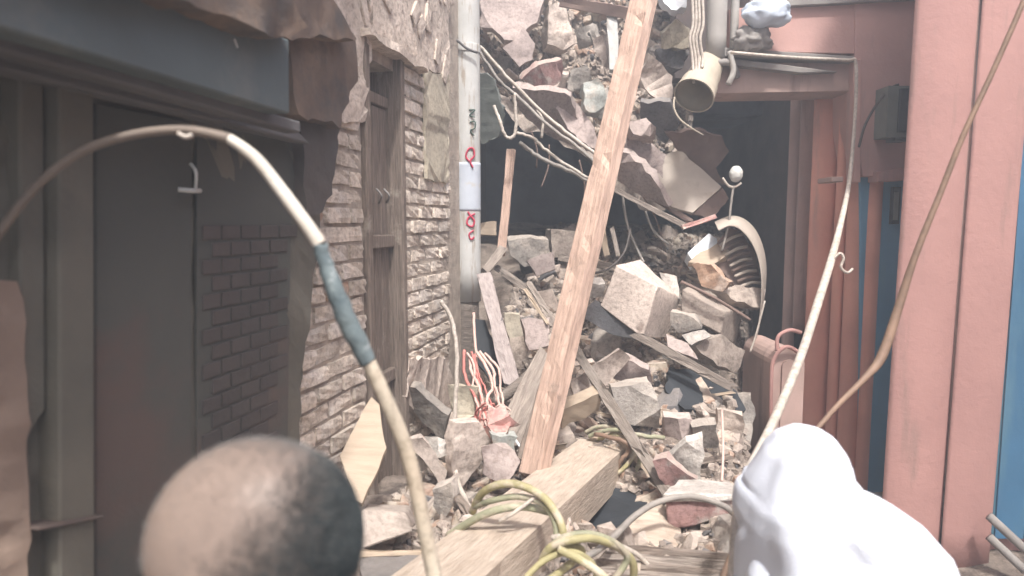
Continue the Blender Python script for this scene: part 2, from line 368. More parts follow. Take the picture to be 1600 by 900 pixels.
# ---------------------------------------------------------------- gravel: small broken bits, one object
vs, fs = [], []
def bit(c, s):
    b = len(vs); q = Euler((R.uniform(0, 6), R.uniform(0, 6), R.uniform(0, 6))).to_matrix(); sx, sy, sz = s * R.uniform(.7, 1.3), s * R.uniform(.4, .9), s * R.uniform(.25, .7)
    for a in (-.5, .5):
        for bb in (-.5, .5):
            for d in (-.5, .5):
                vs.append(c + q @ Vector(((a + R.uniform(-.12, .12)) * sx, (bb + R.uniform(-.12, .12)) * sy, (d + R.uniform(-.12, .12)) * sz)))
    for f in ((0, 1, 3, 2), (4, 6, 7, 5), (0, 4, 5, 1), (2, 3, 7, 6), (0, 2, 6, 4), (1, 5, 7, 3)): fs.append(tuple(b + v for v in f))
n = 0
while n < 26000:
    y = 1.1 + 6.2 * R.random() ** .8; x = R.uniform(-1.1 + .219 * y, .36 * y + .3)
    if x > .1 and y < 1.9: continue
    s = .008 + .065 * R.random() ** 3.2; bit(Vector((x, y, H(x, y) + s * .2)), s); n += 1
for _ in range(11000):
    px = R.uniform(738, 1083); t = .22 + .78 * R.random(); s = .012 + .07 * R.random() ** 3.2
    bit(upper(px, t) + Vector((0, -s * .2, s * .2)), s)
link('gravel', mesh('gravel', vs, fs), 'gravel', kind='stuff')

def bits(name, m, n_heap, n_up, seed, smin=.03, smax=.11):
    rr = random.Random(seed); vs, fs = [], []
    base = bmesh.new(); bmesh.ops.create_icosphere(base, subdivisions=1, radius=.55); bv = [v.co.copy() for v in base.verts]; bf = [[v.index for v in f.verts] for f in base.faces]; base.free()
    for k in range(n_heap + n_up):
        s_ = smin + (smax - smin) * rr.random() ** 2.2
        if k < n_heap:
            y = 1.7 + 4.7 * rr.random(); x = rr.uniform(-1.1 + .219 * y, interp(y, [(1.7, .3), (2.6, 1.0), (4, 1.3), (6, 2.0)])); c = Vector((x, y, H(x, y) + s_ * .25))
        else: c = upper(rr.uniform(742, 1080), .1 + .9 * rr.random()) + Vector((0, -s_ * .3, s_ * .2))
        q_ = Euler((rr.uniform(0, 6), rr.uniform(0, 6), rr.uniform(0, 6))).to_matrix(); sc = Vector((1, rr.uniform(.5, .9), rr.uniform(.3, .7))) * s_; b = len(vs)
        for v in bv:
            p = Vector([max(-.42, min(.42, t_)) for t_ in v]) + Vector((rr.uniform(-1, 1), rr.uniform(-1, 1), rr.uniform(-1, 1))) * .09
            vs.append(c + q_ @ Vector((p.x * sc.x, p.y * sc.y, p.z * sc.z)))
        fs.extend([tuple(b + i for i in f) for f in bf])
    link(name, mesh(name, vs, fs), m, kind='stuff')
bits('plaster_crumbs', 'plaster', 2600, 1500, 3)
bits('brick_crumbs', 'brick', 1500, 800, 4)
bits('grey_crumbs', 'dark_concrete', 700, 450, 5, .03, .09)
# ---------------------------------------------------------------- loose rubble, each piece an object
KINDS = [('rock', 'plaster', 'lump of broken plaster'), ('slab', 'pale_plaster', 'flat slab of pale plaster'), ('brick', 'brick', 'dusty brick'), ('rock', 'concrete', 'lump of grey concrete'),
         ('slab', 'concrete', 'flat piece of grey concrete'), ('brick', 'orange_brick', 'orange brick'), ('rock', 'dark_concrete', 'dark lump of concrete')]
NAMES = {'rock': 'rubble_chunk', 'slab': 'rubble_slab', 'brick': 'loose_brick'}
def scatter(n, posf, smin, smax, where):
    for _ in range(n):
        kd, mt, what = R.choices(KINDS, [4, 5, 7, 2, 2.5, 1.2, .8])[0]
        s = smin + (smax - smin) * R.random() ** 2
        if kd == 'brick': s = R.uniform(.15, .21)
        o = link(NAMES[kd], chunk(kd, R.randrange(6), mt), mt)
        o.location = posf(s); o.scale = (s, s, s); a = .5 if kd != 'rock' else 3
        o.rotation_euler = (R.uniform(-a, a), R.uniform(-a, a), R.uniform(0, 6.3))
        if kd != 'rock' and R.random() < .4: o.rotation_euler.x += R.uniform(.6, 1.4)
        size = 'small' if s < (.11 if kd != 'brick' else .17) else ('big' if s > (.19 if kd != 'brick' else .2) else 'middling')
        c_ = o.location - CAM; px = 800 + F * c_.dot(RT) / c_.dot(FW); py = 450 - F * c_.dot(UP) / c_.dot(FW)
        tx = 990 - (py - 20) * .215
        side = 'near the brick wall' if px < 700 else 'near the grey pole' if px < 780 else 'left of the leaning timber' if px < tx - 30 else 'behind the leaning timber' if px < tx + 40 else 'right of the leaning timber' if px < 1040 else 'toward the pink building'
        w_ = where.replace('in the near part of the heap', 'near part').replace('in the middle of the heap', 'mid heap').replace('at the back of the heap', 'back of heap').replace('on the sloping upper floor', 'upper slope')
        o['label'] = f'{size} {what} {side}, {w_}'; o['category'] = {'rock': 'rubble', 'slab': 'rubble', 'brick': 'brick'}[kd]; o['kind'] = 'thing'
        o['group'] = o['label']
def on_heap(ya, yb, xo=0):
    def f(s):
        y = R.uniform(ya, yb); x = R.uniform(-1.1 + .219 * y, interp(y, [(1.5, .2), (2.5, .95), (4, 1.25), (6, 1.9)]))
        return Vector((x, y, H(x, y) + s * .12))
    return f
scatter(34, on_heap(1.7, 2.7), .06, .17, 'in the near part of the heap')
scatter(90, on_heap(2.7, 4.2), .07, .20, 'in the middle of the heap')
scatter(100, on_heap(4.2, 6.3), .09, .26, 'at the back of the heap')
def on_upper(s):
    return upper(R.uniform(745, 1070), .12 + .88 * R.random() ** .9) + Vector((0, -s * .15, s * .1))
scatter(95, on_upper, .09, .30, 'on the sloping upper floor')

# splinters of wood lying about on the heap
for i in range(60):
    y = R.uniform(2.5, 5.8); x = R.uniform(-1.0 + .219 * y, interp(y, [(1.5, .2), (2.5, .9), (4, 1.2), (6, 1.8)])); z = H(x, y) + .05
    a = R.uniform(0, PI); l_ = R.uniform(.12, .4); d = Vector((math.cos(a), math.sin(a), R.uniform(-.35, .5))) * l_
    c_ = Vector((x, y, z)); q_ = c_ - CAM; px = 800 + F * q_.dot(RT) / q_.dot(FW)
    where = 'near the brick wall' if px < 720 else 'left of the leaning timber' if px < 860 else 'right of the leaning timber' if px < 1000 else 'toward the pink building'
    dep_ = 'in the near part of the heap' if y < 3.3 else 'in the middle of the heap' if y < 4.5 else 'at the back of the heap'
    lb = ('long' if l_ > .26 else 'short') + f' wood splinter {where}, {dep_}'
    timber('splinter', c_ - d / 2, c_ + d / 2, R.uniform(.015, .035), R.uniform(.008, .016), R.choice(['grey_wood', 'grey_wood', 'ply', 'old_wood']), seed=100 + i, split=.02, label=lb, cat='splinter', group=lb)
# ---------------------------------------------------------------- left alley wall
u0, u1 = 2.2, 4.05
wroot = empty('brick_wall', L3(3.0, 0), 'dusty old brick wall with a wooden door, left of the heap', 'wall')
dl, dr = lu(572, 400)[0], lu(632, 400)[0]        # door opening
ztop = 5.2
def wallbox(name, ua, ub, za, zb, d0, d1, m, root=wroot, **k):
    c = [L3(a, z, d) for d in (d0, d1) for a, z in ((ua, za), (ub, za), (ub, zb), (ua, zb))]
    o = centred(name, c, [(0, 1, 2, 3), (7, 6, 5, 4), (0, 4, 5, 1), (1, 5, 6, 2), (2, 6, 7, 3), (3, 7, 4, 0)], m, **k)
    if root: part(o, root)
    return o
zl = lu(600, 62)[1]                              # lintel height
wallbox('mortar_backing', -.6, dl, 0, ztop, -.35, -.014, 'mortar')
wallbox('mortar_backing', dr, u1 + .5, 0, ztop, -.35, -.014, 'mortar')
wallbox('mortar_backing', dl + .001, dr - .001, zl - .1, ztop, -.35, -.025, 'mortar')
def brick_mesh(seed):
    rr = random.Random(seed); bm = bmesh.new(); bmesh.ops.create_cube(bm, size=1)
    bmesh.ops.subdivide_edges(bm, edges=bm.edges[:], cuts=2, use_grid_fill=True)
    for v in bm.verts:
        ex = sum(1 for q in v.co if abs(q) > .49)
        if ex >= 2: v.co *= rr.uniform(.90, .99)
        v.co += Vector((rr.uniform(-1, 1) * .02, rr.uniform(-1, 1) * .05, rr.uniform(-1, 1) * .035))
    me = bpy.data.meshes.new('brick'); bm.to_mesh(me); bm.free(); return me
BR = {}
def brick(u, z, lw, hh, m, d, root, dep=.09):
    k = (R.randrange(8), m)
    if k not in BR: BR[k] = brick_mesh(k[0]); BR[k].materials.append(M[m])
    o = link('brick', BR[k], m); p = L3(u, z, d - dep / 2)
    rot = Matrix((DU, -DN, Vector((0, 0, 1)))).transposed().to_4x4() @ Euler((R.uniform(-.03, .03), R.uniform(-.02, .02), R.uniform(-.05, .05))).to_matrix().to_4x4()
    o.matrix_world = Matrix.Translation(p) @ rot @ Matrix.Diagonal((lw, dep, hh, 1)); part(o, root)
CO = .073
def courses(ua, ub, za, zb, root=wroot, mats=('wall_brick',), ws=(1,), skip=None, d=0, bl=.215, raked=0):
    z = za; row = 0
    while z < zb:
        u = ua + (0 if row % 2 else -bl / 2); 
        while u < ub:
            a, b = max(u, ua), min(u + bl * R.uniform(.93, 1.05), ub)
            if b - a > .05 and not (skip and skip((a + b) / 2, z)):
                brick((a + b) / 2, z + raked * ((a + b) / 2 - ua), (b - a) - .012, CO - R.uniform(.010, .018), R.choices(mats, ws)[0], d + R.uniform(-.010, .008), root)
            u = b + .001 if b < ub else ub + 1
            if b <= a: break
        z += CO; row += 1
ul = lu(470, 560)[0] - .12
courses(ul, dl - .01, .62, 2.66, mats=('wall_brick', 'orange_brick', 'blue_brick'), ws=(12, .8, .35))
courses(dr + .01, u1 - .02, .72, 2.25, mats=('wall_brick',))
courses(dr + .01, lu(668, 300)[0], 2.25, 2.75, mats=('wall_brick',))
# plaster remains
plate('plaster_patch', [LW(664, 110, .012), LW(702, 118, .012), LW(701, 285, .012), LW(668, 280, .012)], .02, 'yellow_plaster', jag=.008, step=.04, root=wroot)
plate('plaster_patch', [LW(582, -60, .01), LW(704, -60, .01), LW(702, 118, .01), LW(664, 108, .01), LW(584, 50, .01)], .03, 'old_plaster', jag=.006, step=.05, root=wroot)
plate('plaster_patch', [LW(455, -80, .01), LW(582, -80, .01), LW(580, 60, .01), LW(570, 190, .01), LW(520, 190, .01), LW(455, 60, .01)], .03, 'old_plaster', jag=.012, step=.04, root=wroot)
for _ in range(46):                              # crumbs of plaster still stuck above the door
    u, z = R.uniform(dl, u1), R.uniform(zl + .05, zl + .9); 
    o = link('plaster_flake', chunk('slab', R.randrange(6), 'old_plaster'), 'old_plaster'); s = R.uniform(.05, .13)
    o.matrix_world = Matrix.Translation(L3(u, z, .012)) @ Matrix((DU, Vector((0, 0, 1)), DN)).transposed().to_4x4() @ Euler((0, 0, R.uniform(0, 6))).to_matrix().to_4x4() @ Matrix.Diagonal((s, s * .7, s * .7, 1)); part(o, wroot)
# lintel
o = plate('lintel', [LW(578, 42, .05), LW(672, 102, .05), LW(668, 112, .05), LW(578, 54, .05)], .12, 'old_plaster', jag=.003, step=.08, root=wroot)
# door
door = empty('wooden_door', L3((dl + dr) / 2, 0), 'weathered grey brown plank door standing in the brick wall', 'door')
zd = lu(600, 160)[1]; zb = .35
def dbox(name, ua, ub, za, zb_, d0, d1, m='door_wood', bev=.006):
    o = wallbox(name, ua, ub, za, zb_, d0, d1, m, root=None)
    bv = o.modifiers.new('bevel', 'BEVEL'); bv.width = bev; bv.segments = 2; part(o, door); return o
dbox('jamb', dl, dl + .045, zb, zl, -.16, .015); dbox('jamb', dr - .045, dr, zb, zl, -.16, .015)
nb = 4; wdt = (dr - dl - .09) / nb
for i in range(nb):
    a = dl + .045 + i * wdt; dbox('board', a + .003, a + wdt - .003, zb, zd - R.uniform(0, .01), -.10, -.065 + R.uniform(-.008, .008))
dbox('rail', dl + .046, dr - .046, zd, zd + .05, -.12, -.05)
zr = lu(600, 378)[1]; rail = dbox('rail', dl + .047, dr - .047, zr - .03, zr + .03, -.064, -.03)
zr = lu(600, 600)[1]; dbox('rail', dl + .047, dr - .047, zr - .03, zr + .03, -.064, -.035)
dbox('transom_shade_panel', dl + .046, dr - .046, zd + .051, zl, -.30, -.26, 'painted_shade')  # near-black panel paints the dark of the opening above the door
for px in (588, 600):
    p = LW(px, 306, -.02); tube('latch', [p + Vector((0, 0, .03)), p + DN * .025, p + Vector((0, 0, -.03)) + DU * .03], .005, 'cornice', seg=6, root=rail)
# the wall runs on, in shade, past the camera
plaster_low = plate('plaster_patch', [LW(640, 560, .02), LW(702, 560, .02), LW(712, 640, .02), LW(700, 690, .02), LW(660, 660, .02), LW(636, 620, .02)], .03, 'plaster', jag=.012, step=.04, root=wroot)

# shop front in shade
shop = empty('shop_front', L3(1.0, 0), 'dark shaded shop front with a wide grey fascia, left of the brick wall', 'shop')
D = .10
def lplate(name, pts, d, th, m, jag=0, root=shop, **k): return plate(name, [LW(x, y, d) for x, y in pts], th, m, jag=jag, root=root, back=DN * -th, **k)
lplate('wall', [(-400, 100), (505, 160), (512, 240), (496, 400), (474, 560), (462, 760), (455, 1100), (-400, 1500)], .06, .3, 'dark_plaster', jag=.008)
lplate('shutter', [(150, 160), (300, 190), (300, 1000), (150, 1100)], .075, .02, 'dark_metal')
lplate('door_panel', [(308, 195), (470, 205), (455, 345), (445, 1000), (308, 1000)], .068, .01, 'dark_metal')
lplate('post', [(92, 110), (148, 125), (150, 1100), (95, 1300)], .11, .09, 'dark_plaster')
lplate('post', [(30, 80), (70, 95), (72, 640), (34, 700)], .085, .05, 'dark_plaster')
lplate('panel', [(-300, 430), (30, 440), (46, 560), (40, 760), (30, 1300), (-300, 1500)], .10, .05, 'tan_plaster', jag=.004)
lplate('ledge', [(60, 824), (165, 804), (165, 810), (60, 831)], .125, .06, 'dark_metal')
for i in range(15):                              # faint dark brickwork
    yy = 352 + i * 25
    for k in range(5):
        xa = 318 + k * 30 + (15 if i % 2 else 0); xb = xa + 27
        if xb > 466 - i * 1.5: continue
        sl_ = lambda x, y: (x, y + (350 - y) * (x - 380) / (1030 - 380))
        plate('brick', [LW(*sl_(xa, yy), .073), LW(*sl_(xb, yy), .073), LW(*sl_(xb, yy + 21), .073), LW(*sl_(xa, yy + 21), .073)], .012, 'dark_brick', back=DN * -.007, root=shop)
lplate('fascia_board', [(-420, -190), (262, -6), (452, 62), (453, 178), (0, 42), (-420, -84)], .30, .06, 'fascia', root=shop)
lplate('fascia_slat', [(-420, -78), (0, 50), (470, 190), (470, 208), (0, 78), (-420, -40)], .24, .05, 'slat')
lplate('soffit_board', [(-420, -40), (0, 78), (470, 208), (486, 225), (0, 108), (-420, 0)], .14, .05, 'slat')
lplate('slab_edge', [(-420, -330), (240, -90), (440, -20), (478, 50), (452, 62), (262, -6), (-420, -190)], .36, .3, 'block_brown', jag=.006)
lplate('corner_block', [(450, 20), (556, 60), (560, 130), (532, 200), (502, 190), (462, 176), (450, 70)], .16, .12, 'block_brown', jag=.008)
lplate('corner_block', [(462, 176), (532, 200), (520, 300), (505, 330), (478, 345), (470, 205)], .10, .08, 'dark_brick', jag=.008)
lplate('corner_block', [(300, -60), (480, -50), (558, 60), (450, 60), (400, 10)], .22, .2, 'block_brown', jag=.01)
for (x, y) in ((368, 60),):
    lplate('scratch', [(x, y), (x + 5, y + 14), (x + 3, y + 15), (x - 2, y + 2)], .303, .002, 'pole_grey')
hook = tube('door_handle', [LW(278, 296, .10), LW(300, 298, .12), LW(312, 298, .10)], .006, 'bulb', seg=6, root=shop)
hook = tube('door_handle', [LW(298, 256, .10), LW(306, 270, .115), LW(305, 296, .10)], .0045, 'bulb', seg=6, root=shop)
# unseen storey added over the shop, overhanging to shade it
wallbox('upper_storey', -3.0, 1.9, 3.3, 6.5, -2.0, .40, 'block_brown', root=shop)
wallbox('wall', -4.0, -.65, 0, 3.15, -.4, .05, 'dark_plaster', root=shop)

# ---------------------------------------------------------------- grey pole at the wall's end
pole = empty('utility_pole', P(728, 520, 4.2), 'tall pale grey pole with red scribbles, right of the brick wall', 'pole')
x0 = P(728, 350, 4.25).x; PY = 4.25
def vtube(name, x, y, za, zb_, r, m, root, seg=20, r2=None):
    return tube(name, [Vector((x, y, za)), Vector((x + (.0), y, (za + zb_) / 2)), Vector((x, y, zb_))], [r, r, r2 or r], m, seg=seg, root=root)
vtube('shaft', x0 + .01, PY, P(0, 470, PY).z, 5.4, .083, 'pole_grey', pole)
vtube('sleeve', x0 + .01, PY, P(0, 330, PY).z, P(0, 255, PY).z, .0845, 'pole_blue', pole)
vtube('base', x0 + .005, PY, .4, P(0, 466, PY).z, .075, 'grey_wood', pole)
vtube('collar', x0 + .01, PY, P(0, 84, PY).z, P(0, 72, PY).z, .088, 'pole_grey', pole)
def stroke(name, pts, r, m):
    tube(name, [P(x, y, PY - .086 + ((x - 728) / 20) ** 2 * .02) for x, y in pts], r, m, seg=6, root=pole)
stroke('red_writing', [(733, 252), (728, 244), (732, 233), (739, 232), (741, 243), (735, 252), (739, 262)], .006, 'red_paint')
stroke('red_writing', [(742, 334), (732, 340), (730, 350), (738, 354), (741, 345), (735, 337), (731, 331)], .006, 'red_paint')
stroke('red_writing', [(740, 360), (733, 366), (736, 374), (741, 370)], .005, 'red_paint')
stroke('green_writing', [(733, 172), (742, 172), (734, 180), (742, 183)], .004, 'green_paint')
stroke('green_writing', [(734, 191), (742, 190), (742, 200), (735, 204), (741, 212)], .004, 'green_paint')
tube('strap', [P(702, 66, 4.17), P(712, 62, 4.15), P(730, 76, 4.14), P(746, 82, 4.16)], .008, 'dark_concrete', seg=6, root=pole)

# ---------------------------------------------------------------- hollow and ruined building behind
ruin = empty('ruined_building', Vector((1, 7.4, 0)), 'dark gutted house behind the heap, its upper floor fallen in', 'house')
def box(name, a, b, m, root=None, **k):
    (xa, ya, za), (xb, yb, zb_) = a, b
    v = [(x, y, z) for z in (za, zb_) for x, y in ((xa, ya), (xb, ya), (xb, yb), (xa, yb))]
    o = centred(name, v, [(3, 2, 1, 0), (4, 5, 6, 7), (0, 1, 5, 4), (1, 2, 6, 5), (2, 3, 7, 6), (3, 0, 4, 7)], m, **k)
    if root: part(o, root)
    return o
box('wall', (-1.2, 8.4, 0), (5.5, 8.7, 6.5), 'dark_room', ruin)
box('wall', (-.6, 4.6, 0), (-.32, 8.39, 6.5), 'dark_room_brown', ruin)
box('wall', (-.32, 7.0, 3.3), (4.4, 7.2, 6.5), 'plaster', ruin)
box('ceiling', (-.31, 6.3, 2.9), (4.4, 7.19, 3.06), 'dark_room', ruin)  # stops short of the back wall, roof left open to admit skylight

# ---------------------------------------------------------------- pink building on the right
pinkb = empty('pink_building', Vector((2.2, 4.2, 0)), 'pink plastered building with a layered doorway, right side of the lane', 'building')
def col(name, pxl, pxr, Y, za, zb_, m, bulge=.05, root=pinkb, lean=0, n=14, dep=.35):
    xl, xr_ = P(pxl, 450, Y).x, P(pxr, 450, Y).x; vs, fs = [], []
    prof = [(xl * (Y + dep) / Y + .015, Y + dep)] + [(xl + (xr_ - xl) * i / n, Y - bulge * math.sin(PI * i / n) ** .8) for i in range(n + 1)] + [(xr_ * (Y + dep) / Y - .01, Y + dep)]
    q = len(prof); zs = [za + (zb_ - za) * i / 16 for i in range(17)]
    for z in zs:
        for x, y in prof:
            wv = noise.noise(Vector((x * 3, z * 1.5, 1))) * .006
            vs.append((x + lean * (z - 1.5) + wv, y + wv, z))
    for i in range(16):
        for j in range(q - 1): a = i * q + j; fs.append((a, a + 1, a + q + 1, a + q))
    fs.append(tuple(range(q))[::-1]); fs.append(tuple(16 * q + j for j in range(q)))
    o = centred(name, vs, fs, m, smooth=False); part(o, root); o.data.shade_smooth()
    for p in o.data.polygons:
        if len(p.vertices) > 4: p.use_smooth = False
    return o
col('pilaster', 1400, 1498, 3.45, 0, 4.5, 'pink', .05, lean=.012)
col('pilaster', 1500.5, 1580, 3.42, 0, 4.5, 'pink', .015, lean=.012)
col('pilaster', 1496, 1503, 3.44, 0, 4.5, 'pink_dirty', 0)
# blue shutter beyond
blue = empty('blue_shutter', Vector((3.0, 3.4, 0)), 'blue painted metal shutter door at the far right', 'shutter')
bx0 = P(1580, 450, 3.46).x
for i in range(7):
    box('panel', (bx0 + .008 + i * .16, 3.46 - (.012 if i % 2 else 0), .22), (bx0 + .16 + i * .16, 3.52, 3.6), 'blue', blue)
box('frame', (bx0 - .02, 3.47, .22), (bx0 + .007, 3.53, 3.6), 'teal_blue', blue)
box('wall', (bx0 - .02, 3.531, 0), (bx0 + 1.6, 3.8, 4.5), 'pink', pinkb)
for k, (a, b) in enumerate((((1545, 806), (1612, 868)), ((1545, 838), (1602, 892)))):
    tube('steel_pipe', pp((a[0], a[1], 3.30), (b[0], b[1], 3.2)), .022, 'cornice', label=('upper' if k == 0 else 'lower') + ' of two slanted grey pipes against the blue shutter', cat='pipe', group='slanted pipes at the blue shutter')
# wall above and between pilasters and portal
Yp = 4.30
def fp(name, pts, Y, th, m, root=pinkb, jag=0): return plate(name, pp(*pts, Y=Y), th, m, jag=jag, root=root, back=Vector((0, th, 0)))
fp('wall', [(1336, -150), (1500, -150), (1500, 274), (1348, 276), (1336, 200)], Yp, .3, 'pink_wall')
fp('wall', [(1160, 12), (1335.5, -4), (1335.5, 84), (1140, 80), (1140, 14)], Yp + .01, .3, 'pink_wall')
fp('fascia', [(1172, -150), (1335, -150), (1470, -150), (1470, -3), (1240, 9), (1172, 14)], Yp - .03, .3, 'cornice')
fp('cornice', [(1130, 74), (1336, 88), (1336, 96), (1130, 88)], Yp - .045, .2, 'cornice')
fp('cornice', [(1130, 89), (1310, 112), (1250, 114), (1130, 100)], Yp - .03, .2, 'cornice')
fp('lintel', [(1120, 98), (1334, 97), (1334, 142), (1240, 144), (1120, 146)], Yp + .03, .3, 'pink_dirty')
# jamb mouldings, stepping back into the doorway
for (a, b, Y, m, bl_) in ((1224, 1244, 5.0, 'pink_dirty', .01), (1260, 1300, 4.62, 'pink_red', .03), (1299, 1318, 4.50, 'pink_red', .03), (1318, 1352, 4.42, 'pink_red', .035), (1350, 1372, 4.36, 'pink_red', .03)):
    col('jamb', a, b, Y, 0, P(0, 141 if a > 1250 else 150, Y).z, m, bl_, lean=.0)
col('jamb', 1240, 1272, 4.9, P(0, 520, 4.9).z, P(0, 130, 4.9).z, 'pink_dirty', .01)
fp('jamb', [(1334, 92), (1345, 92), (1345, 285), (1334, 285)], Yp - .03, .1, 'pink_wall')
fp('blue_strip', [(1345, 275), (1420, 275), (1420, 1000), (1345, 1000)], Yp + .06, .05, 'blue_strip')
fp('ledge', [(1300, 276), (1318, 276), (1318, 284), (1300, 284)], Yp - .10, .2, 'pink_dirty')
fp('ledge', [(1372, 268), (1412, 262), (1412, 282), (1372, 284)], Yp - .06, .2, 'pink')
mb = empty('meter_box', P(1398, 180, Yp - .1), 'grey green electric meter box on the pink wall', 'meter box')
case = part(box('case', tuple(P(1384, 214, Yp - .14)), tuple(P(1422, 134, Yp - .14) + Vector((0, .14, 0))), 'meter'), mb)
part(box('cover', tuple(P(1404, 206, Yp - .16)), tuple(P(1420, 138, Yp - .16) + Vector((0, .02, 0))), 'black_gap'), case)
part(box('bracket', tuple(P(1398, 220, Yp - .12)), tuple(P(1422, 214, Yp - .12) + Vector((0, .1, 0))), 'cable_dark'), mb)
mb2 = empty('switch_box', P(1398, 330, Yp), 'small dark switch box low between the pink wall and pilaster', 'switch box')
part(box('case', tuple(P(1394, 350, Yp + .02)), tuple(P(1408, 292, Yp + .02) + Vector((0, .1, 0))), 'black_gap'), mb2)
part(box('lid', tuple(P(1396, 344, Yp + .01)), tuple(P(1405, 300, Yp + .01) + Vector((0, .008, 0))), 'meter'), mb2)
# room behind the doorway
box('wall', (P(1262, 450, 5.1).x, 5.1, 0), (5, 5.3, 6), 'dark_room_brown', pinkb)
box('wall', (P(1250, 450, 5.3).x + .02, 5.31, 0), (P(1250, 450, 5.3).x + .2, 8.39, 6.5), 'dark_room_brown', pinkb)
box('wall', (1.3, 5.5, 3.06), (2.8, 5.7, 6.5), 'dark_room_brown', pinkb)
box('upper_storey', (1.95, Yp + .32, 4.2), (5.5, 8.3, 7), 'pink', pinkb)
box('wall', (3.4, -3, 0), (3.7, 3.4, 4.2), 'pink', pinkb)
# low pink plinth with a rounded top
pl = empty('pink_plinth', P(1228, 620, 3.9), 'low pink plastered plinth with a rounded top beside the doorway', 'plinth')
vs, fs = [], []; xl, xr_ = P(1206, 600, 3.9).x, P(1256, 600, 3.9).x; zt = P(0, 545, 3.9).z; cx = (xl + xr_) / 2; rr_ = (xr_ - xl) / 2
pr = [(xl, 0)] + [(cx - rr_ * math.cos(PI * i / 12), zt - rr_ + rr_ * math.sin(PI * i / 12)) for i in range(13)] + [(xr_, 0)]
for y in (3.9, 4.4):
    for x, z in pr: vs.append((x, y, z))
q = len(pr)
for j in range(q): fs.append((j, (j + 1) % q, q + (j + 1) % q, q + j))
fs.append(tuple(range(q))[::-1]); fs.append(tuple(range(q, 2 * q)))
part(centred('body', vs, fs, 'pink_dirty'), pl)
pr2 = [(cx - rr_ * .45 * math.cos(PI * i / 12), zt - rr_ * 1.1 + rr_ * .45 * math.sin(PI * i / 12)) for i in range(13)]
pr2 = [(pr2[0][0], zt - .55)] + pr2 + [(pr2[-1][0], zt - .55)]
part(centred('panel', [(x, y, z) for y in (3.885, 3.899) for x, z in pr2], [tuple(range(15))[::-1]] + [(j, (j + 1) % 15, 15 + (j + 1) % 15, 15 + j) for j in range(15)], 'pink_dirty'), pl)
tube('rim', [P(1204, 700, 3.88), P(1205, 600, 3.88), P(1209, 562, 3.88), P(1228, 542, 3.86), P(1250, 552, 3.88)], .012, 'pink', root=pl)
tube('bracket', [P(1214, 548, 3.9), P(1216, 526, 3.9), P(1234, 516, 3.9), P(1252, 520, 3.9)], .012, 'pink', root=pl)
# bluish things in the shaded gap beside the heap
plate('blue_cloth', pp((1165, 560, 4.9), (1205, 555, 4.9), (1208, 700, 4.6), (1170, 712, 4.6), (1150, 640, 4.7)), .02, 'blue', jag=.012, label='blue cloth hanging in the gap beside the pink plinth', cat='cloth')
plate('metal_drum', pp((1112, 640, 4.0), (1134, 614, 4.0), (1172, 612, 4.0), (1180, 650, 4.0), (1172, 700, 3.9), (1116, 706, 3.9)), .2, 'concrete', jag=.006, label='grey green block standing at the gap beside the plinth', cat='block')

# ---------------------------------------------------------------- rain pipe with ropes, upper right
dp = empty('drain_pipe', P(1115, 60, 4.6), 'thick pale drain pipe with a broken elbow hanging from above', 'drain pipe')
x = P(1119, 60, 4.3).x
vtube('pipe', x, 4.3, P(0, 92, 4.3).z, 5.4, .062, 'pvc', dp)
vtube('pipe', P(1147, 60, 4.3).x, 4.3, P(0, 88, 4.3).z, 5.4, .026, 'pvc', dp, seg=10)
tube('bracket', pp((1085, 96, 4.3), (1110, 100, 4.26), (1140, 98, 4.24), (1152, 120, 4.3)), .022, 'cornice', root=dp)
tube('bracket', pp((1140, 80, 4.22), (1146, 110, 4.22), (1138, 132, 4.22)), .018, 'pvc', root=dp)
# elbow mouth: open shell
def shell(name, p0, p1, r0, r1, th, m, a0=0, a1=2 * PI, seg=28, rings=7, root=None, ridge=0, **k):
    ax = (p1 - p0).normalized(); u = ax.orthogonal().normalized(); v = ax.cross(u); vs, fs = [], []
    for s_, off in ((1, 0), (-1, -th)):
        for i in range(rings + 1):
            t = i / rings; c = p0.lerp(p1, t); r = r0 + (r1 - r0) * t + off + ridge * math.sin(t * PI * 6)
            for j in range(seg + 1):
                a = a0 + (a1 - a0) * j / seg; vs.append(c + (u * math.cos(a) + v * math.sin(a)) * r)
    n1 = (rings + 1) * (seg + 1)
    for i in range(rings):
        for j in range(seg):
            a = i * (seg + 1) + j; fs.append((a, a + 1, a + seg + 2, a + seg + 1)); fs.append((n1 + a + seg + 1, n1 + a + seg + 2, n1 + a + 1, n1 + a))
    for i in (0, rings):
        for j in range(seg): a = i * (seg + 1) + j; fs.append((a, n1 + a, n1 + a + 1, a + 1))
    for i in range(rings):
        for j in (0, seg): a = i * (seg + 1) + j; fs.append((a, a + seg + 1, n1 + a + seg + 1, n1 + a))
    o = centred(name, vs, fs, m, smooth=True, **k)
    if root: part(o, root)
    return o
elb = shell('elbow', P(1112, 96, 4.34), P(1084, 150, 4.16), .080, .125, .008, 'cream_pipe', root=dp, ridge=.003)
tube('rim', [P(1054, 152, 4.14), P(1053, 168, 4.13), P(1062, 186, 4.12), P(1080, 200, 4.12), P(1099, 211, 4.14)], [.006, .006, .006, .006, .003], 'cream_pipe', root=elb)
for i, px in enumerate((1080, 1085, 1090, 1096)):
    tube('rope', [P(px - 2, -60, 4.2), P(px + 3, 30, 4.18), P(px - 2, 60, 4.17), P(px + 2, 92, 4.17), P(px + 4 - i, 130 - i * 8, 4.14)], .009, 'cable_pale', label=['leftmost', 'second', 'third', 'rightmost'][i] + ' of four pale ropes hanging beside the drain pipe', cat='rope', group='ropes beside the drain pipe')
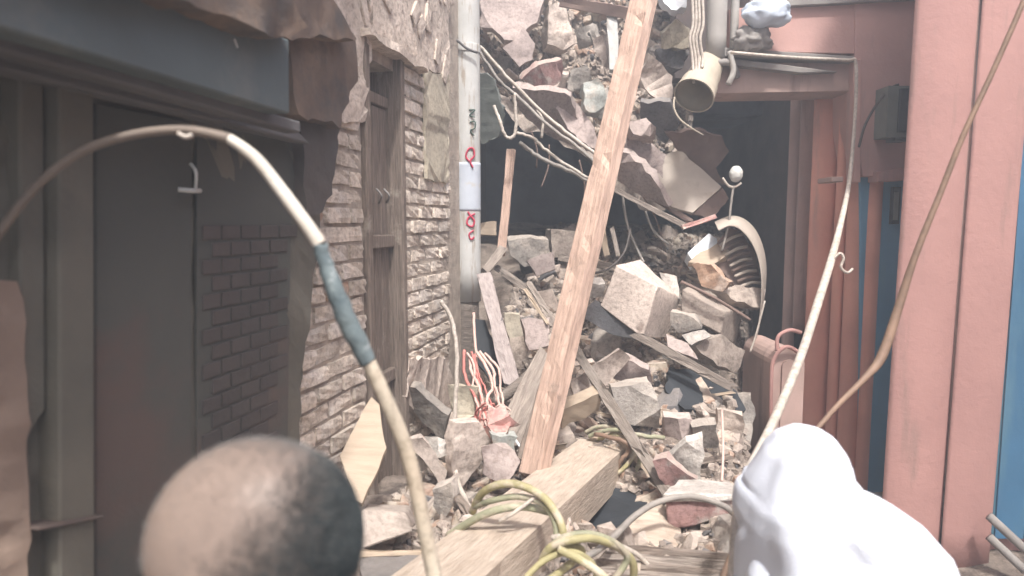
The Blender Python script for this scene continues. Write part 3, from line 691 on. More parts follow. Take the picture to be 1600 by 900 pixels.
def blob(name, c, s, m, seed, amp=.25, fr=3, sub=4, **k):
    bm = bmesh.new(); bmesh.ops.create_icosphere(bm, subdivisions=sub, radius=1)
    for v in bm.verts:
        n = noise.noise(v.co * fr + Vector((seed, 0, 0))) * amp + noise.noise(v.co * fr * 2.7 + Vector((0, seed, 0))) * amp * .4
        v.co *= 1 + n; v.co = Vector((v.co.x * s[0], v.co.y * s[1], v.co.z * s[2]))
    me = bpy.data.meshes.new(name); bm.to_mesh(me); bm.free(); o = link(name, me, m, smooth=True, **k); o.location = c; return o
blob('plastic_bag', P(1196, 20, 4.16), (.15, .1, .09), 'white_bag', 3, amp=.22, fr=1.8, label='blue white plastic bag lying on the ledge above the doorway', cat='bag')
blob('plastic_bag', P(1176, 62, 4.2), (.11, .07, .085), 'cornice', 5, amp=.4, label='grey dusty bag below the blue white one by the drain pipe', cat='bag')

# ---------------------------------------------------------------- larger identifiable pieces of rubble
def hexa(name, front, back, m, jag=.006, root=None, **k):
    """front: 4 points, back: 4 points"""
    n = 5; vs, fs, idx = [], [], {}
    faces = [(front[0], front[1], front[2], front[3]), (back[1], back[0], back[3], back[2]), (front[0], back[0], back[1], front[1]), (front[1], back[1], back[2], front[2]), (front[2], back[2], back[3], front[3]), (front[3], back[3], back[0], front[0])]
    def vid(p):
        key = (round(p.x, 4), round(p.y, 4), round(p.z, 4))
        if key not in idx: idx[key] = len(vs); vs.append(p + noise.noise_vector(p * 9) * jag + noise.noise_vector(p * 25) * jag * .6)
        return idx[key]
    for f in faces:
        for i in range(n):
            for j in range(n):
                q = [f[0].lerp(f[1], a).lerp(f[3].lerp(f[2], a), b) for a, b in ((i / n, j / n), ((i + 1) / n, j / n), ((i + 1) / n, (j + 1) / n), (i / n, (j + 1) / n))]
                fs.append(tuple(vid(p) for p in q))
    c = sum(vs, Vector()) / len(vs); me = mesh(name, [v - c for v in vs], fs)
    bm = bmesh.new(); bm.from_mesh(me); bmesh.ops.recalc_face_normals(bm, faces=bm.faces)
    sh = [e for e in bm.edges if len(e.link_faces) == 2 and e.calc_face_angle(0) > .7]; bmesh.ops.bevel(bm, geom=sh, offset=.006, segments=1, affect='EDGES'); soften(bm); bm.to_mesh(me); bm.free()
    o = link(name, me, m, **k); o.location = c
    if root: part(o, root)
    return o
# the big mauve block
f = pp((962, 414, 4.05), (1028, 447, 3.95), (1003, 528, 3.95), (938, 478, 4.08)); b = pp((1000, 405, 4.3), (1064, 466, 4.3), (1040, 528, 4.3), (975, 470, 4.4))
hexa('masonry_block', f, b, 'pale_plaster', label='big square plastered block tilted in the middle of the heap', cat='block')
hexa('masonry_block', pp((1066, 452, 4.2), (1134, 488, 4.15), (1126, 522, 4.15), (1064, 490, 4.2)), pp((1085, 440, 4.5), (1160, 478, 4.5), (1150, 540, 4.5), (1085, 500, 4.5)), 'plaster', label='tan block just right of the big tilted block', cat='block')
plate('rubble_slab', pp((1030, 425, 4.35), (1058, 432, 4.3), (1062, 466, 4.25), (1040, 446, 4.3)), .06, 'white_rubble', jag=.006, label='pale cream slab leaning behind the big tilted block', cat='rubble')
plate('rubble_slab', pp((1048, 488, 4.05), (1084, 498, 4.0), (1098, 516, 4.0), (1060, 520, 4.05), (1046, 506, 4.05)), .08, 'concrete', jag=.006, label='grey slab under the tan block', cat='rubble')
plate('rubble_slab', pp((1066, 524, 3.95), (1100, 516, 3.92), (1112, 526, 3.9), (1080, 540, 3.92)), .05, 'white_rubble', jag=.006, label='white chip of plaster on the slanting board', cat='rubble')
plate('rubble_slab', pp((1086, 540, 3.95), (1130, 522, 4.0), (1165, 548, 4.1), (1150, 582, 4.05), (1120, 570, 3.95)), .12, 'plaster', jag=.01, label='rounded tan lump at the right end of the slanting board', cat='rubble')
plate('rubble_slab', pp((1040, 520, 3.98), (1075, 535, 3.9), (1090, 562, 3.85), (1045, 545, 3.9)), .05, 'mauve_plaster', jag=.006, label='mauve slab on the slanting board', cat='rubble')
timber('slanting_board', P(996, 524, 3.95), P(1146, 606, 3.7), .05, .03, 'grey_wood', seed=3, split=.03, label='long thin board slanting down to the right under the blocks', cat='board')
plate('rubble_slab', pp((902, 488, 4.1), (930, 468, 4.1), (996, 518, 4.0), (1000, 534, 4.0), (950, 520, 4.05)), .03, 'dark_concrete', jag=.008, label='dark slab beneath the big tilted block', cat='rubble')
# sheet over the upper right
pn = plate('ceiling_panel', pp((1042, 240, 4.9), (1062, 234, 4.95), (1128, 292, 4.75), (1082, 332, 4.6), (1048, 322, 4.65), (1022, 282, 4.75)), .025, 'cream_sheet', jag=.004, label='pale flat ceiling panel tilted at the right edge of the fallen floor', cat='panel')
plate('rubble_slab', pp((1082, 334, 4.62), (1130, 294, 4.76), (1140, 310, 4.8), (1112, 340, 4.7)), .04, 'rust_panel', jag=.008, label='brown board under the pale ceiling panel', cat='board')
timber('broken_batten', P(952, 292, 4.7), P(1072, 354, 4.4), .032, .025, 'grey_wood', seed=5, label='pale batten running down under the ceiling panel', cat='batten')
timber('broken_batten', P(1066, 356, 4.38), P(1118, 338, 4.5), .028, .022, 'rag', seed=6, label='short pinkish batten crossing the end of the pale batten', cat='batten')
timber('broken_batten', P(1020, 308, 4.75), P(1082, 348, 4.6), .035, .02, 'rust_panel', seed=7, label='brown batten along the lower edge of the ceiling panel', cat='batten')
# curved sheet with ribs
cs = empty('bent_sheet', P(1160, 400, 4.4), 'bent cream sheet curling over brown ribs, beside the dark doorway', 'sheet')
shellpts = [(1116, 346), (1140, 334), (1162, 338), (1182, 356), (1193, 382), (1199, 410), (1198, 445), (1192, 490), (1180, 540)]
inn = [(1124, 362), (1140, 352), (1155, 358), (1170, 374), (1180, 392), (1187, 415), (1190, 445), (1188, 490), (1178, 540)]
vs, fs = [], []
for (a, b_) in zip(shellpts, inn):
    vs += [P(a[0], a[1], 4.30), P(b_[0], b_[1], 4.24), P(b_[0], b_[1], 4.26), P(a[0], a[1], 4.72)]
for i in range(len(inn) - 1):
    for j in range(4): fs.append((i * 4 + j, i * 4 + (j + 1) % 4, i * 4 + 4 + (j + 1) % 4, i * 4 + 4 + j))
o = centred('sheet', vs, fs, 'cream_sheet'); ss = o.modifiers.new('s', 'SUBSURF'); ss.levels = ss.render_levels = 2; o.data.shade_smooth(); part(o, cs)
plate('backing', pp((1140, 356, 4.42), (1156, 360, 4.42), (1180, 394, 4.42), (1190, 440, 4.42), (1150, 450, 4.40), (1120, 415, 4.4), (1122, 380, 4.42)), .03, 'rust_panel', root=cs)
for i in range(9):
    a = P(1124 + i * 4, 384 + i * 8, 4.38); b_ = P(1160 + i * 3.6, 366 + i * 9.5, 4.40)
    tube('rib', [a, (a + b_) / 2 + Vector((0, -.015, .015)), b_], .011, 'rib_brown' if i % 2 else 'cream_sheet', seg=6, root=cs)
plate('white_box', pp((1074, 395, 4.45), (1108, 364, 4.5), (1120, 372, 4.5), (1122, 386, 4.45), (1084, 410, 4.4)), .12, 'white_board', label='small white box lying left of the bent sheet', cat='box')
plate('rubble_slab', pp((1080, 412, 4.35), (1110, 414, 4.2), (1140, 440, 4.2), (1130, 456, 4.2), (1098, 446, 4.25)), .07, 'orange_brick', jag=.006, label='reddish brick slab below the small white box', cat='rubble')
plate('rubble_slab', pp((1074, 408, 4.4), (1118, 382, 4.42), (1142, 394, 4.4), (1106, 416, 4.3)), .05, 'ply', jag=.006, label='tan board under the small white box', cat='board')
plate('rubble_slab', pp((1122, 450, 4.3), (1160, 446, 4.3), (1196, 452, 4.35), (1190, 480, 4.3), (1150, 474, 4.25)), .1, 'plaster', jag=.01, label='dusty slab under the ribbed brown sheet', cat='rubble')
tube('bent_rod', pp((1064, 440, 4.15), (1110, 462, 4.1), (1150, 486, 4.1), (1172, 500, 4.1)), .010, 'rust_panel', label='brown rod lying over the tan block', cat='rod')
# lamp on a stem
lp = empty('lamp', P(1140, 340, 4.5), 'small white bulb lamp on a thin bent stem before the dark doorway', 'lamp')
tube('stem', pp((1128, 392, 4.3), (1138, 352, 4.3), (1142, 320, 4.3), (1146, 290, 4.3)), .008, 'cable_grey', root=lp)
tube('arm', pp((1129, 278, 4.3), (1138, 290, 4.3), (1148, 292, 4.3), (1158, 286, 4.3)), .008, 'cable_pale', root=lp)
b_ = blob('bulb', P(1150, 272, 4.3), (.042, .042, .052), 'bulb', 2, amp=.07, fr=3); part(b_, lp)

timber('broken_lath', P(940, 352, 4.9), P(948, 398, 4.85), .045, .02, 'ply', seed=51, label='short pale lath standing in the hollow right of the timber', cat='lath')
timber('broken_lath', P(956, 356, 5.0), P(966, 400, 4.9), .03, .02, 'grey_wood', seed=52, label='short grey lath standing in the hollow right of the timber', cat='lath')
timber('broken_lath', P(872, 402, 4.95), P(962, 418, 4.8), .05, .03, 'grey_wood', seed=53, label='grey lath lying level at the mouth of the hollow', cat='lath')
for i, (a, b_, Y, c_, d_, Y2) in enumerate(((905, 250, 4.9, 912, 330, 4.95), (1004, 306, 4.9, 1034, 372, 4.8), (858, 226, 5.0, 846, 292, 5.0), (830, 205, 5.0, 838, 262, 5.05))):
    tube('hanging_rod', [P(a, b_, Y), P((a + c_) / 2 + 5, (b_ + d_) / 2, Y), P(c_, d_, Y2)], .006, 'rust_panel', seg=6, label=['thin rusty rod hanging just left of the timber', 'thin rusty rod hanging below the ceiling panel', 'thin rusty rod hanging mid hollow', 'thin rusty rod hanging near the upright stick'][i], cat='rod')
# main leaning timber
mt = empty('leaning_timber', P(925, 400, 3.4), 'long fresh pinkish timber leaning across the heap', 'timber')
A0, A1 = P(1022, -70, 3.9), P(833, 742, 2.75)
t_ = timber('timber', A0, A1, .135, .075, 'fresh_wood', roll=Vector((-.95, -1, .1)), seed=2, rough=.0055, taper=.78, root=mt)
dirv = (A1 - A0).normalized()
for (px, py, Y, r) in ((926, 363, 3.32, .008), (962, 178, 3.55, .007), (905, 430, 3.2, .006), (985, 80, 3.7, .005), (880, 560, 3.0, .005)):
    o = blob('knot', P(px, py, Y - .035), (r, .006, r * 1.3), 'cable_brown', 1, amp=.1, sub=2); part(o, mt)
# second leg planks at its foot
timber('grey_plank', P(862, 560, 3.35), P(796, 690, 3.05), .16, .03, 'grey_wood', seed=11, split=.03, label='wide grey plank leaning left of the timber foot', cat='plank')
timber('grey_plank', P(852, 600, 3.1), P(815, 720, 2.85), .05, .03, 'old_wood', seed=12, label='narrow dark plank directly behind the timber foot', cat='plank')
tube('branch', pp((848, 556, 3.6), (826, 588, 3.55), (800, 610, 3.5), (778, 624, 3.45), (755, 634, 3.4)), [.03, .034, .032, .028, .02], 'grey_wood', label='thick grey branch running left from the leaning timber', cat='branch')
timber('mottled_board', P(757, 432, 4.0), P(800, 598, 3.6), .085, .03, 'mottled_wood', seed=13, split=.02, label='black and white stained board standing right of the pole', cat='board')
st = timber('upright_stick', P(799, 234, 4.6), P(783, 398, 4.5), .055, .03, 'fresh_wood', seed=14, label='thin upright stick before the dark hollow, knotted low down', cat='stick')
timber('upright_stick', P(786, 388, 4.5), P(757, 425, 4.3), .06, .04, 'grey_wood', seed=15, label='short forked stick at the foot of the upright one', cat='stick')
timber('broken_lath', P(776, 418, 4.5), P(832, 458, 4.3), .045, .02, 'grey_wood', seed=16, label='lath from the pole foot toward the leaning timber, upper one', cat='lath')
timber('broken_lath', P(826, 442, 4.2), P(866, 505, 4.0), .035, .02, 'grey_wood', seed=17, label='lath crossing down to the leaning timber', cat='lath')
timber('broken_lath', P(820, 452, 4.15), P(856, 506, 3.95), .018, .015, 'ply', seed=18, label='thin pale lath crossing down to the leaning timber', cat='lath')
timber('broken_lath', P(898, 545, 3.7), P(1045, 772, 2.8), .05, .03, 'grey_wood', seed=19, rough=.006, label='long splintered lath running from the timber to the white slab', cat='lath')
# lower big beam
bt = empty('fallen_beam', P(800, 800, 2.3), 'broad pale squared beam lying toward the camera with hose around it', 'beam')
tl, tr, br_, bl_ = P(908, 684, 3.30), P(976, 700, 3.22), P(752, 905, 1.62), P(604, 905, 1.66)
ext = 1.22
br2, bl2 = tr + (br_ - tr) * ext, tl + (bl_ - tl) * ext
# grain follows the beam: build in its own frame
ax = ((br2 + bl2) / 2 - (tl + tr) / 2); mid = ((br2 + bl2) + (tl + tr)) / 4; X = ax.normalized(); Yv = (tl - tr); Yv = (Yv - X * Yv.dot(X)).normalized(); Z = X.cross(Yv)
if Z.z < 0: Z = -Z
MM = Matrix.Translation(mid) @ Matrix((X, Z.cross(X), Z)).transposed().to_4x4(); IM = MM.inverted()
n = 40; vs, fs = [], []
for i in range(n + 1):
    t = i / n; a = tl.lerp(bl2, t); c_ = tr.lerp(br2, t); dn = Vector((0, 0, -.17)) 
    ring = [a, a.lerp(c_, .5), c_, c_ + dn * .5 + Vector((.0, 0, 0)), c_ + dn, a.lerp(c_, .5) + dn, a + dn, a + dn * .5]
    for j, p in enumerate(ring):
        q_ = IM @ p; e = noise.noise(Vector((t * 40, j * 3, 2))) * .006 + (noise.noise(Vector((t * 70, j, 9))) * .008 if j in (0, 2) else 0)
        if i in (0, n): q_.x += R.uniform(-.02, .02)
        vs.append(q_ + Vector((0, e, e if j in (0, 1, 2) else 0)))
    if i:
        for j in range(8): fs.append(((i - 1) * 8 + j, (i - 1) * 8 + (j + 1) % 8, i * 8 + (j + 1) % 8, i * 8 + j))
fs.append(tuple(range(8))); fs.append(tuple(n * 8 + j for j in range(8))[::-1])
me = mesh('timber', vs, fs); bm = bmesh.new(); bm.from_mesh(me); bmesh.ops.recalc_face_normals(bm, faces=bm.faces); bm.to_mesh(me); bm.free()
o = link('timber', me, 'beam_wood'); o.matrix_world = MM; part(o, bt)
def onbeam(px, py):                       # point on the beam's top face
    nrm = (tr - tl).cross(bl2 - tl).normalized(); r_ = ray(px, py); t = (tl - CAM).dot(nrm) / r_.dot(nrm); return CAM + r_ * t
for (px, py, r) in ((921, 699, .011), (903, 720, .006), (898, 745, .005), (800, 822, .007), (660, 893, .008), (708, 880, .006), (860, 770, .006), (780, 850, .005), (935, 706, .006), (884, 732, .005), (842, 762, .008), (826, 800, .005), (770, 838, .007), (735, 862, .006), (690, 900, .008)):
    o = blob('nail_hole', onbeam(px, py), (r, r, .004), 'cable_brown', 4, amp=.2, sub=2); part(o, bt)
tube('nail', [onbeam(775, 806), onbeam(790, 824), onbeam(803, 840)], .004, 'cable_dark', seg=6, root=bt)
# plywood piece and things at lower left
plate('ply_board', pp((580, 620, 2.5), (592, 632, 2.5), (604, 700, 2.35), (566, 786, 2.15), (556, 782, 2.15), (531, 712, 2.3), (548, 680, 2.4)), .018, 'ply', jag=.002, label='triangular tan plywood piece standing by the brick wall', cat='board')
hexa('masonry_block', pp((566, 798, 2.1), (632, 800, 2.2), (646, 830, 2.1), (566, 858, 2.0)), pp((572, 788, 2.4), (640, 790, 2.4), (650, 815, 2.4), (572, 830, 2.3)), 'plaster', label='pinkish plaster block at the bottom beside the bald head', cat='block')
timber('broken_lath', P(540, 866, 1.95), P(680, 864, 2.0), .018, .02, 'ply', seed=21, label='thin level lath at the bottom left of the beam', cat='lath')
plate('rubble_slab', pp((566, 872, 1.95), (680, 870, 1.98), (640, 905, 1.8), (566, 905, 1.8)), .05, 'dark_concrete', jag=.004, label='dark flat slab under the thin level lath', cat='rubble')
for (pts, mt_, lb) in (
    (((630, 690), (660, 684), (700, 735), (690, 762), (660, 720)), 'pale_plaster', 'pale slab leaning beside the curved conduit'),
    (((655, 684), (705, 690), (700, 712), (676, 716)), 'white_rubble', 'white flake of plaster under the dark nook'),
    (((676, 762), (702, 752), (708, 778), (690, 812), (678, 790)), 'concrete', 'grey triangular piece right of the curved conduit'),
    (((712, 660), (752, 660), (768, 690), (752, 728), (714, 770), (706, 720)), 'pale_plaster', 'broad pale slab behind the hanging cords'),
    (((752, 700), (790, 690), (812, 720), (790, 760), (756, 740)), 'mauve_plaster', 'mauve slab below the red cords'),
    (((768, 680), (810, 680), (800, 720), (786, 728)), 'blue_brick', 'greenish grey slab right of the red cords'),
    (((620, 606), (650, 604), (700, 650), (690, 690), (652, 652)), 'concrete', 'grey slab at the brick wall foot'),
    (((700, 600), (746, 604), (742, 650), (722, 660), (706, 640)), 'yellow_plaster', 'yellowish slab behind the hanging cords')):
    Y = {0: 2.55}.get(0) + (760 - sum(p[1] for p in pts) / len(pts)) * .006
    plate('rubble_slab', pp(*[(a, b_, Y + R.uniform(-.06, .06)) for a, b_ in pts]), .05, mt_, jag=.006, step=.04, label=lb, cat='rubble')
# right of the beam
RB = [
    (((878, 640), (940, 612), (936, 640), (880, 672)), 3.4, .08, 'ply', 'tan slab right of the timber foot'),
    (((890, 600), (968, 545), (985, 560), (946, 602), (900, 630)), 3.6, .05, 'pale_plaster', 'pale leaning slab in the middle of the heap'),
    (((960, 592), (975, 560), (1015, 580), (1018, 600)), 3.7, .06, 'mauve_plaster', 'mauve slab capping the grey block'),
    (((955, 604), (1018, 598), (1034, 640), (1028, 668), (960, 664)), 3.5, .12, 'concrete', 'large grey block in the middle of the heap'),
    (((1036, 652), (1080, 655), (1090, 684), (1066, 690), (1036, 680)), 3.3, .05, 'mauve_plaster', 'pinkish slab with a dark ring mark'),
    (((1080, 668), (1120, 662), (1124, 700), (1086, 700)), 3.25, .05, 'concrete', 'grey slab left of the gap'),
    (((1044, 714), (1072, 690), (1098, 684), (1100, 712), (1092, 752), (1060, 748)), 2.95, .05, 'white_rubble', 'pale greenish slab above the white topped piece'),
    (((1020, 722), (1040, 714), (1090, 750), (1080, 762), (1040, 770)), 2.8, .06, 'red_rubble', 'dusty pink lump left of the pale greenish slab'),
    (((1120, 640), (1160, 650), (1160, 700), (1120, 704)), 3.5, .05, 'plaster', 'tan slab beside the blue cloth'),
    (((862, 358), (902, 362), (900, 402), (862, 402)), 5.3, .2, 'plaster', 'square tan block at the hollow, left of the timber'),
    (((794, 376), (830, 372), (858, 376), (862, 408), (820, 416), (800, 400)), 5.1, .15, 'concrete', 'grey green slab at the hollow left of the tan block'),
    (((822, 406), (864, 392), (866, 420), (838, 432)), 4.9, .08, 'mauve_plaster', 'mauve slab below the grey green one'),
    (((914, 446), (946, 444), (940, 464), (912, 466)), 4.1, .06, 'white_rubble', 'white slab left of the big tilted block'),
    (((788, 488), (812, 492), (816, 524), (796, 528)), 3.9, .06, 'yellow_plaster', 'yellowish brick shaped piece right of the stained board'),
    (((812, 498), (858, 494), (860, 540), (826, 548)), 3.95, .1, 'mauve_plaster', 'mauve lump between stained board and timber'),
    (((746, 348), (776, 345), (776, 368), (746, 366)), 4.9, .1, 'ply', 'yellow brick just right of the grey pole'),
    (((770, 0), (790, -60), (750, -60), (752, 40), (790, 60), (822, 36), (842, 12), (852, -60)), 5.55, .06, 'mauve_plaster', 'large mauve plaster wall fragment at the top')]
for pts, Y, th, mt_, lb in RB[:-1]:
    plate('rubble_slab', pp(*[(a, b_, Y + R.uniform(-.05, .05)) for a, b_ in pts]), th, mt_, jag=.006, step=.05, label=lb, cat='rubble')
# white topped brick lump and planks under it
wl = empty('brick_lump', P(1092, 795, 2.45), 'lump of red brickwork with a white plaster top, by the white clad person', 'rubble')
hexa('brickwork', pp((1040, 782, 2.40), (1150, 776, 2.40), (1146, 812, 2.40), (1044, 828, 2.40)), pp((1050, 764, 2.62), (1140, 758, 2.62), (1140, 800, 2.6), (1050, 810, 2.6)), 'red_rubble', jag=.012, root=wl)
hexa('plaster_top', pp((1034, 770, 2.39), (1160, 774, 2.39), (1150, 784, 2.38), (1040, 786, 2.38)), pp((1060, 750, 2.66), (1142, 752, 2.66), (1142, 762, 2.66), (1060, 762, 2.66)), 'white_rubble', jag=.008, root=wl)
plate('pale_board', pp((936, 850, 2.25), (1020, 780, 2.5), (1060, 800, 2.5), (1066, 838, 2.35), (1054, 862, 2.25)), .03, 'beam_wood', label='pale board left under the brick lump', cat='board')
plate('pale_board', pp((1066, 832, 2.36), (1146, 818, 2.40), (1144, 868, 2.25), (1058, 866, 2.26)), .03, 'plaster', label='dusty board directly under the brick lump', cat='board')
for i in range(5):
    timber('plank', P(926 + i * 3, 856 + i * 13, 2.18 - i * .05), P(1155, 876 + i * 12, 2.12 - i * .05), .034, .04, 'grey_wood' if i % 2 else 'old_wood', seed=30 + i, rough=.006, split=.02,
           label=['topmost', 'second', 'third', 'fourth', 'lowest'][i] + ' of the stacked rough planks at the bottom', cat='plank', group='stacked planks at the bottom')

# ---------------------------------------------------------------- upper rubble pieces
plate('wall_fragment', pp((745, -80, 5.6), (856, -80, 5.6), (850, 0, 5.5), (838, 34, 5.45), (826, 40, 5.45), (810, 60, 5.4), (788, 62, 5.4), (768, 44, 5.45), (752, 44, 5.5)), .08, 'mauve_plaster', jag=.012, label='large mauve wall fragment at the top beside the pole', cat='wall fragment')
plate('wall_fragment', pp((786, 76, 5.3), (806, 62, 5.3), (818, 42, 5.3), (836, 68, 5.3), (832, 92, 5.3), (812, 104, 5.3), (800, 90, 5.3)), .06, 'mauve_plaster', jag=.008, label='small mauve fragment hanging below the large one', cat='wall fragment')
UP_ = [(((858, 8), (880, 4), (892, 40), (902, 66), (880, 78), (856, 70)), 5.6, .2, 'pale_plaster', 'rounded pale lump above the brown plank'),
       (((896, 46), (926, 36), (934, 62), (905, 78)), 5.6, .1, 'concrete', 'grey lump under the brown plank'),
       (((924, 60), (942, 54), (948, 80), (944, 104), (930, 80)), 5.3, .1, 'pale_plaster', 'pale wedge left of the thin grey post'),
       (((842, 100), (876, 92), (878, 120), (870, 138), (840, 140), (815, 125)), 5.1, .1, 'red_rubble', 'pinkish crumbled lump on the upper slope'),
       (((892, 110), (916, 104), (926, 124), (906, 146), (886, 138)), 5.1, .12, 'concrete', 'grey green lump in the upper slope'),
       (((912, 128), (936, 122), (950, 150), (938, 178), (915, 172)), 5.0, .12, 'blue_brick', 'bluish lump left of the leaning timber'),
       (((1036, 50), (1056, 28), (1076, 44), (1080, 74), (1036, 78)), 4.9, .12, 'yellow_plaster', 'pale rounded stone right of the leaning timber'),
       (((1024, 78), (1078, 78), (1068, 104), (1044, 112)), 5.0, .1, 'dark_concrete', 'dark stone beneath the pale rounded one'),
       (((1012, 82), (1050, 120), (1052, 158), (1030, 162), (1000, 130)), 4.8, .06, 'pale_plaster', 'pale curled slab right of the leaning timber'),
       (((984, 190), (1010, 184), (1026, 198), (1024, 214), (990, 210)), 4.7, .1, 'mauve_plaster', 'mauve stone right of the timber below the curled slab'),
       (((1030, -10), (1048, 16), (1072, 14), (1076, -30)), 4.9, .06, 'white_board', 'bright white scrap at the top right of the timber'),
       (((975, 212), (1010, 215), (1040, 240), (1036, 280), (1004, 285), (980, 260)), 4.8, .15, 'mauve_plaster', 'mauve mass left of the ceiling panel'),
       (((868, 170), (900, 158), (930, 200), (938, 240), (905, 222)), 5.0, .06, 'mauve_plaster', 'long mauve slab behind the cables')]
for pts, Y, th, mt_, lb in UP_:
    plate('rubble_slab', pp(*[(a, b_, Y + R.uniform(-.08, .08)) for a, b_ in pts]), th, mt_, jag=.01, step=.05, label=lb, cat='rubble')
timber('brown_plank', P(876, 2, 5.3), P(986, 22, 5.1), .08, .04, 'rust_panel', seed=41, label='brown plank across the top behind the leaning timber', cat='plank')
timber('grey_post', P(956, 18, 5.2), P(960, 112, 5.1), .075, .06, 'pole_grey', seed=42, label='short grey post hanging under the brown plank', cat='post')

# ---------------------------------------------------------------- cables and wires
def wire(name, pts, r, m, label, cat='cable', **k): return tube(name, [P(*p) for p in pts], r, m, label=label, cat=cat, **k)
wire('wire', [(750, 72, 4.4), (790, 118, 4.4), (850, 178, 4.4), (900, 218, 4.3), (945, 252, 4.2)], .011, 'cable_pale', 'upper of two long wires from the pole to the timber', jit=.003)
wire('wire', [(750, 82, 4.4), (778, 124, 4.4), (806, 148, 4.4), (850, 190, 4.3), (905, 232, 4.2), (938, 262, 4.1)], .010, 'cable_grey', 'lower of two long wires from the pole to the timber', jit=.003)
wire('wire', [(804, 146, 4.4), (806, 180, 4.4), (806, 205, 4.4), (798, 216, 4.4), (788, 210, 4.4), (782, 190, 4.4), (772, 165, 4.45)], .011, 'cable_pale', 'looped wire dangling from the long wires', jit=.004)
wire('wire', [(806, 208, 4.4), (830, 214, 4.4), (850, 232, 4.4), (880, 255, 4.3), (920, 278, 4.2)], .010, 'cable_pale', 'wire from the loop down to the timber', jit=.004)
wire('wire', [(812, 222, 4.5), (840, 244, 4.5), (880, 262, 4.4), (918, 282, 4.3)], .013, 'cable_grey', 'dusty wire along the lip of the fallen floor', jit=.006)
wire('wire', [(840, 172, 4.5), (848, 190, 4.5), (846, 215, 4.5)], .009, 'cable_pale', 'short wire hanging under the fallen floor', jit=.003)
wire('wire', [(972, 300, 4.7), (980, 350, 4.7), (996, 390, 4.7), (1006, 410, 4.6)], .009, 'cable_grey', 'thin wire hanging into the hollow right of the timber')
wire('wire', [(1008, 330, 4.6), (1022, 362, 4.6), (1045, 382, 4.6)], .008, 'cable_grey', 'short curled wire in the hollow below the ceiling panel')
wire('wire', [(985, 358, 4.6), (975, 395, 4.5), (950, 420, 4.4), (922, 428, 4.3)], .008, 'cable_dark', 'dark wire sagging behind the leaning timber')
wire('wire', [(688, 470, 3.1), (706, 500, 3.1), (714, 560, 3.05), (711, 640, 3.0), (709, 720, 2.9), (722, 770, 2.75), (738, 800, 2.6)], .0105, 'cable_pale', 'pale cord hanging down left of the red cords', jit=.002)
wire('wire', [(740, 488, 3.6), (743, 540, 3.5), (748, 600, 3.4), (758, 660, 3.2), (766, 720, 3.0), (770, 762, 2.8)], .0075, 'pink_cord', 'pale pink cord hanging among the red cords', jit=.002)
wire('wire', [(800, 680, 3.0), (818, 705, 2.9), (830, 722, 2.8), (832, 745, 2.7)], .006, 'white_board', 'thin white wire beside the timber foot', jit=.002)
wire('wire', [(1128, 640, 3.3), (1130, 700, 3.0), (1128, 752, 2.8)], .006, 'pink_cord', 'thin pinkish wire standing behind the brick lump')
wire('wire', [(1195, 470, 4.1), (1182, 520, 4.1), (1172, 550, 4.1)], .006, 'cable_pale', 'thin pale wire along the bent sheet')
# red cords bundle
rc = empty('red_cord_bundle', P(755, 620, 3.4), 'tangled bundle of red and pink cords hanging in the heap', 'cords')
for i in range(9):
    a = P(725 + i * 4, 550 + R.uniform(-4, 10), 3.45)
    pts = [a] + [P(728 + i * 5 + R.uniform(-8, 8) + k * 5, 550 + k * 27 + R.uniform(-5, 5), 3.42 - k * .05) for k in range(1, 6)]
    tube('cord', pts, R.uniform(.005, .009), R.choice(['red_cord', 'pink_cord', 'pink_cord', 'red_cord']), seg=6, root=rc, jit=.003)
for i in range(7):
    c = (770 + R.uniform(-14, 20), 650 + R.uniform(-16, 20)); pts = [P(c[0] + math.cos(a) * R.uniform(8, 22), c[1] + math.sin(a) * R.uniform(6, 18), 3.12 + R.uniform(-.04, .04)) for a in [k * 1.1 + i for k in range(7)]]
    tube('cord', pts, .005, R.choice(['red_cord', 'pink_cord']), seg=6, root=rc)
plate('rag', pp((760, 628, 3.1), (772, 640, 3.0), (786, 630, 3.05), (796, 650, 2.95), (812, 662, 3.0), (794, 672, 2.9), (786, 690, 2.95), (772, 680, 2.9), (756, 694, 3.0), (762, 664, 2.95)), .02, 'rag', jag=.012, step=.03, label='crumpled pink rag under the red cords', cat='rag')

# big curved conduit in the foreground
cv = empty('curved_conduit', P(500, 400, 1.1), 'long bent conduit arching from the left edge to the bottom centre', 'conduit')
q = [(-60, 450, 1.15), (0, 362, 1.15), (60, 288, 1.15), (130, 236, 1.15), (210, 210, 1.15), (290, 203, 1.15), (358, 216, 1.15)]
tube('dark_length', [P(*a) for a in q], [.0075] * 6 + [.009], 'conduit_dark', seg=12, root=cv)
q = [(358, 216, 1.15), (400, 248, 1.15), (446, 306, 1.15), (484, 358, 1.15), (500, 382, 1.15)]
tube('white_length', [P(*a) for a in q], [.0085, .0105, .0115, .012, .0125], 'conduit_white', seg=14, root=cv)
q = [(500, 380, 1.15), (506, 404, 1.15), (530, 470, 1.15), (552, 520, 1.16), (576, 566, 1.17)]
tube('taped_length', [P(*a) for a in q], [.0125, .0125, .0165, .0175, .0150], 'tape', seg=14, root=cv, jit=.0012)
q = [(574, 562, 1.17), (600, 618, 1.18), (634, 700, 1.2), (654, 780, 1.2), (668, 850, 1.2), (684, 930, 1.2), (700, 1050, 1.2)]
tube('pale_length', [P(*a) for a in q], [.0130, .0135, .0140, .0140, .014, .0145, .0145], 'conduit', seg=14, root=cv)
tube('clip', pp((278, 208, 1.13), (290, 214, 1.13), (300, 211, 1.13)), .004, 'cable_pale', seg=6, root=cv)
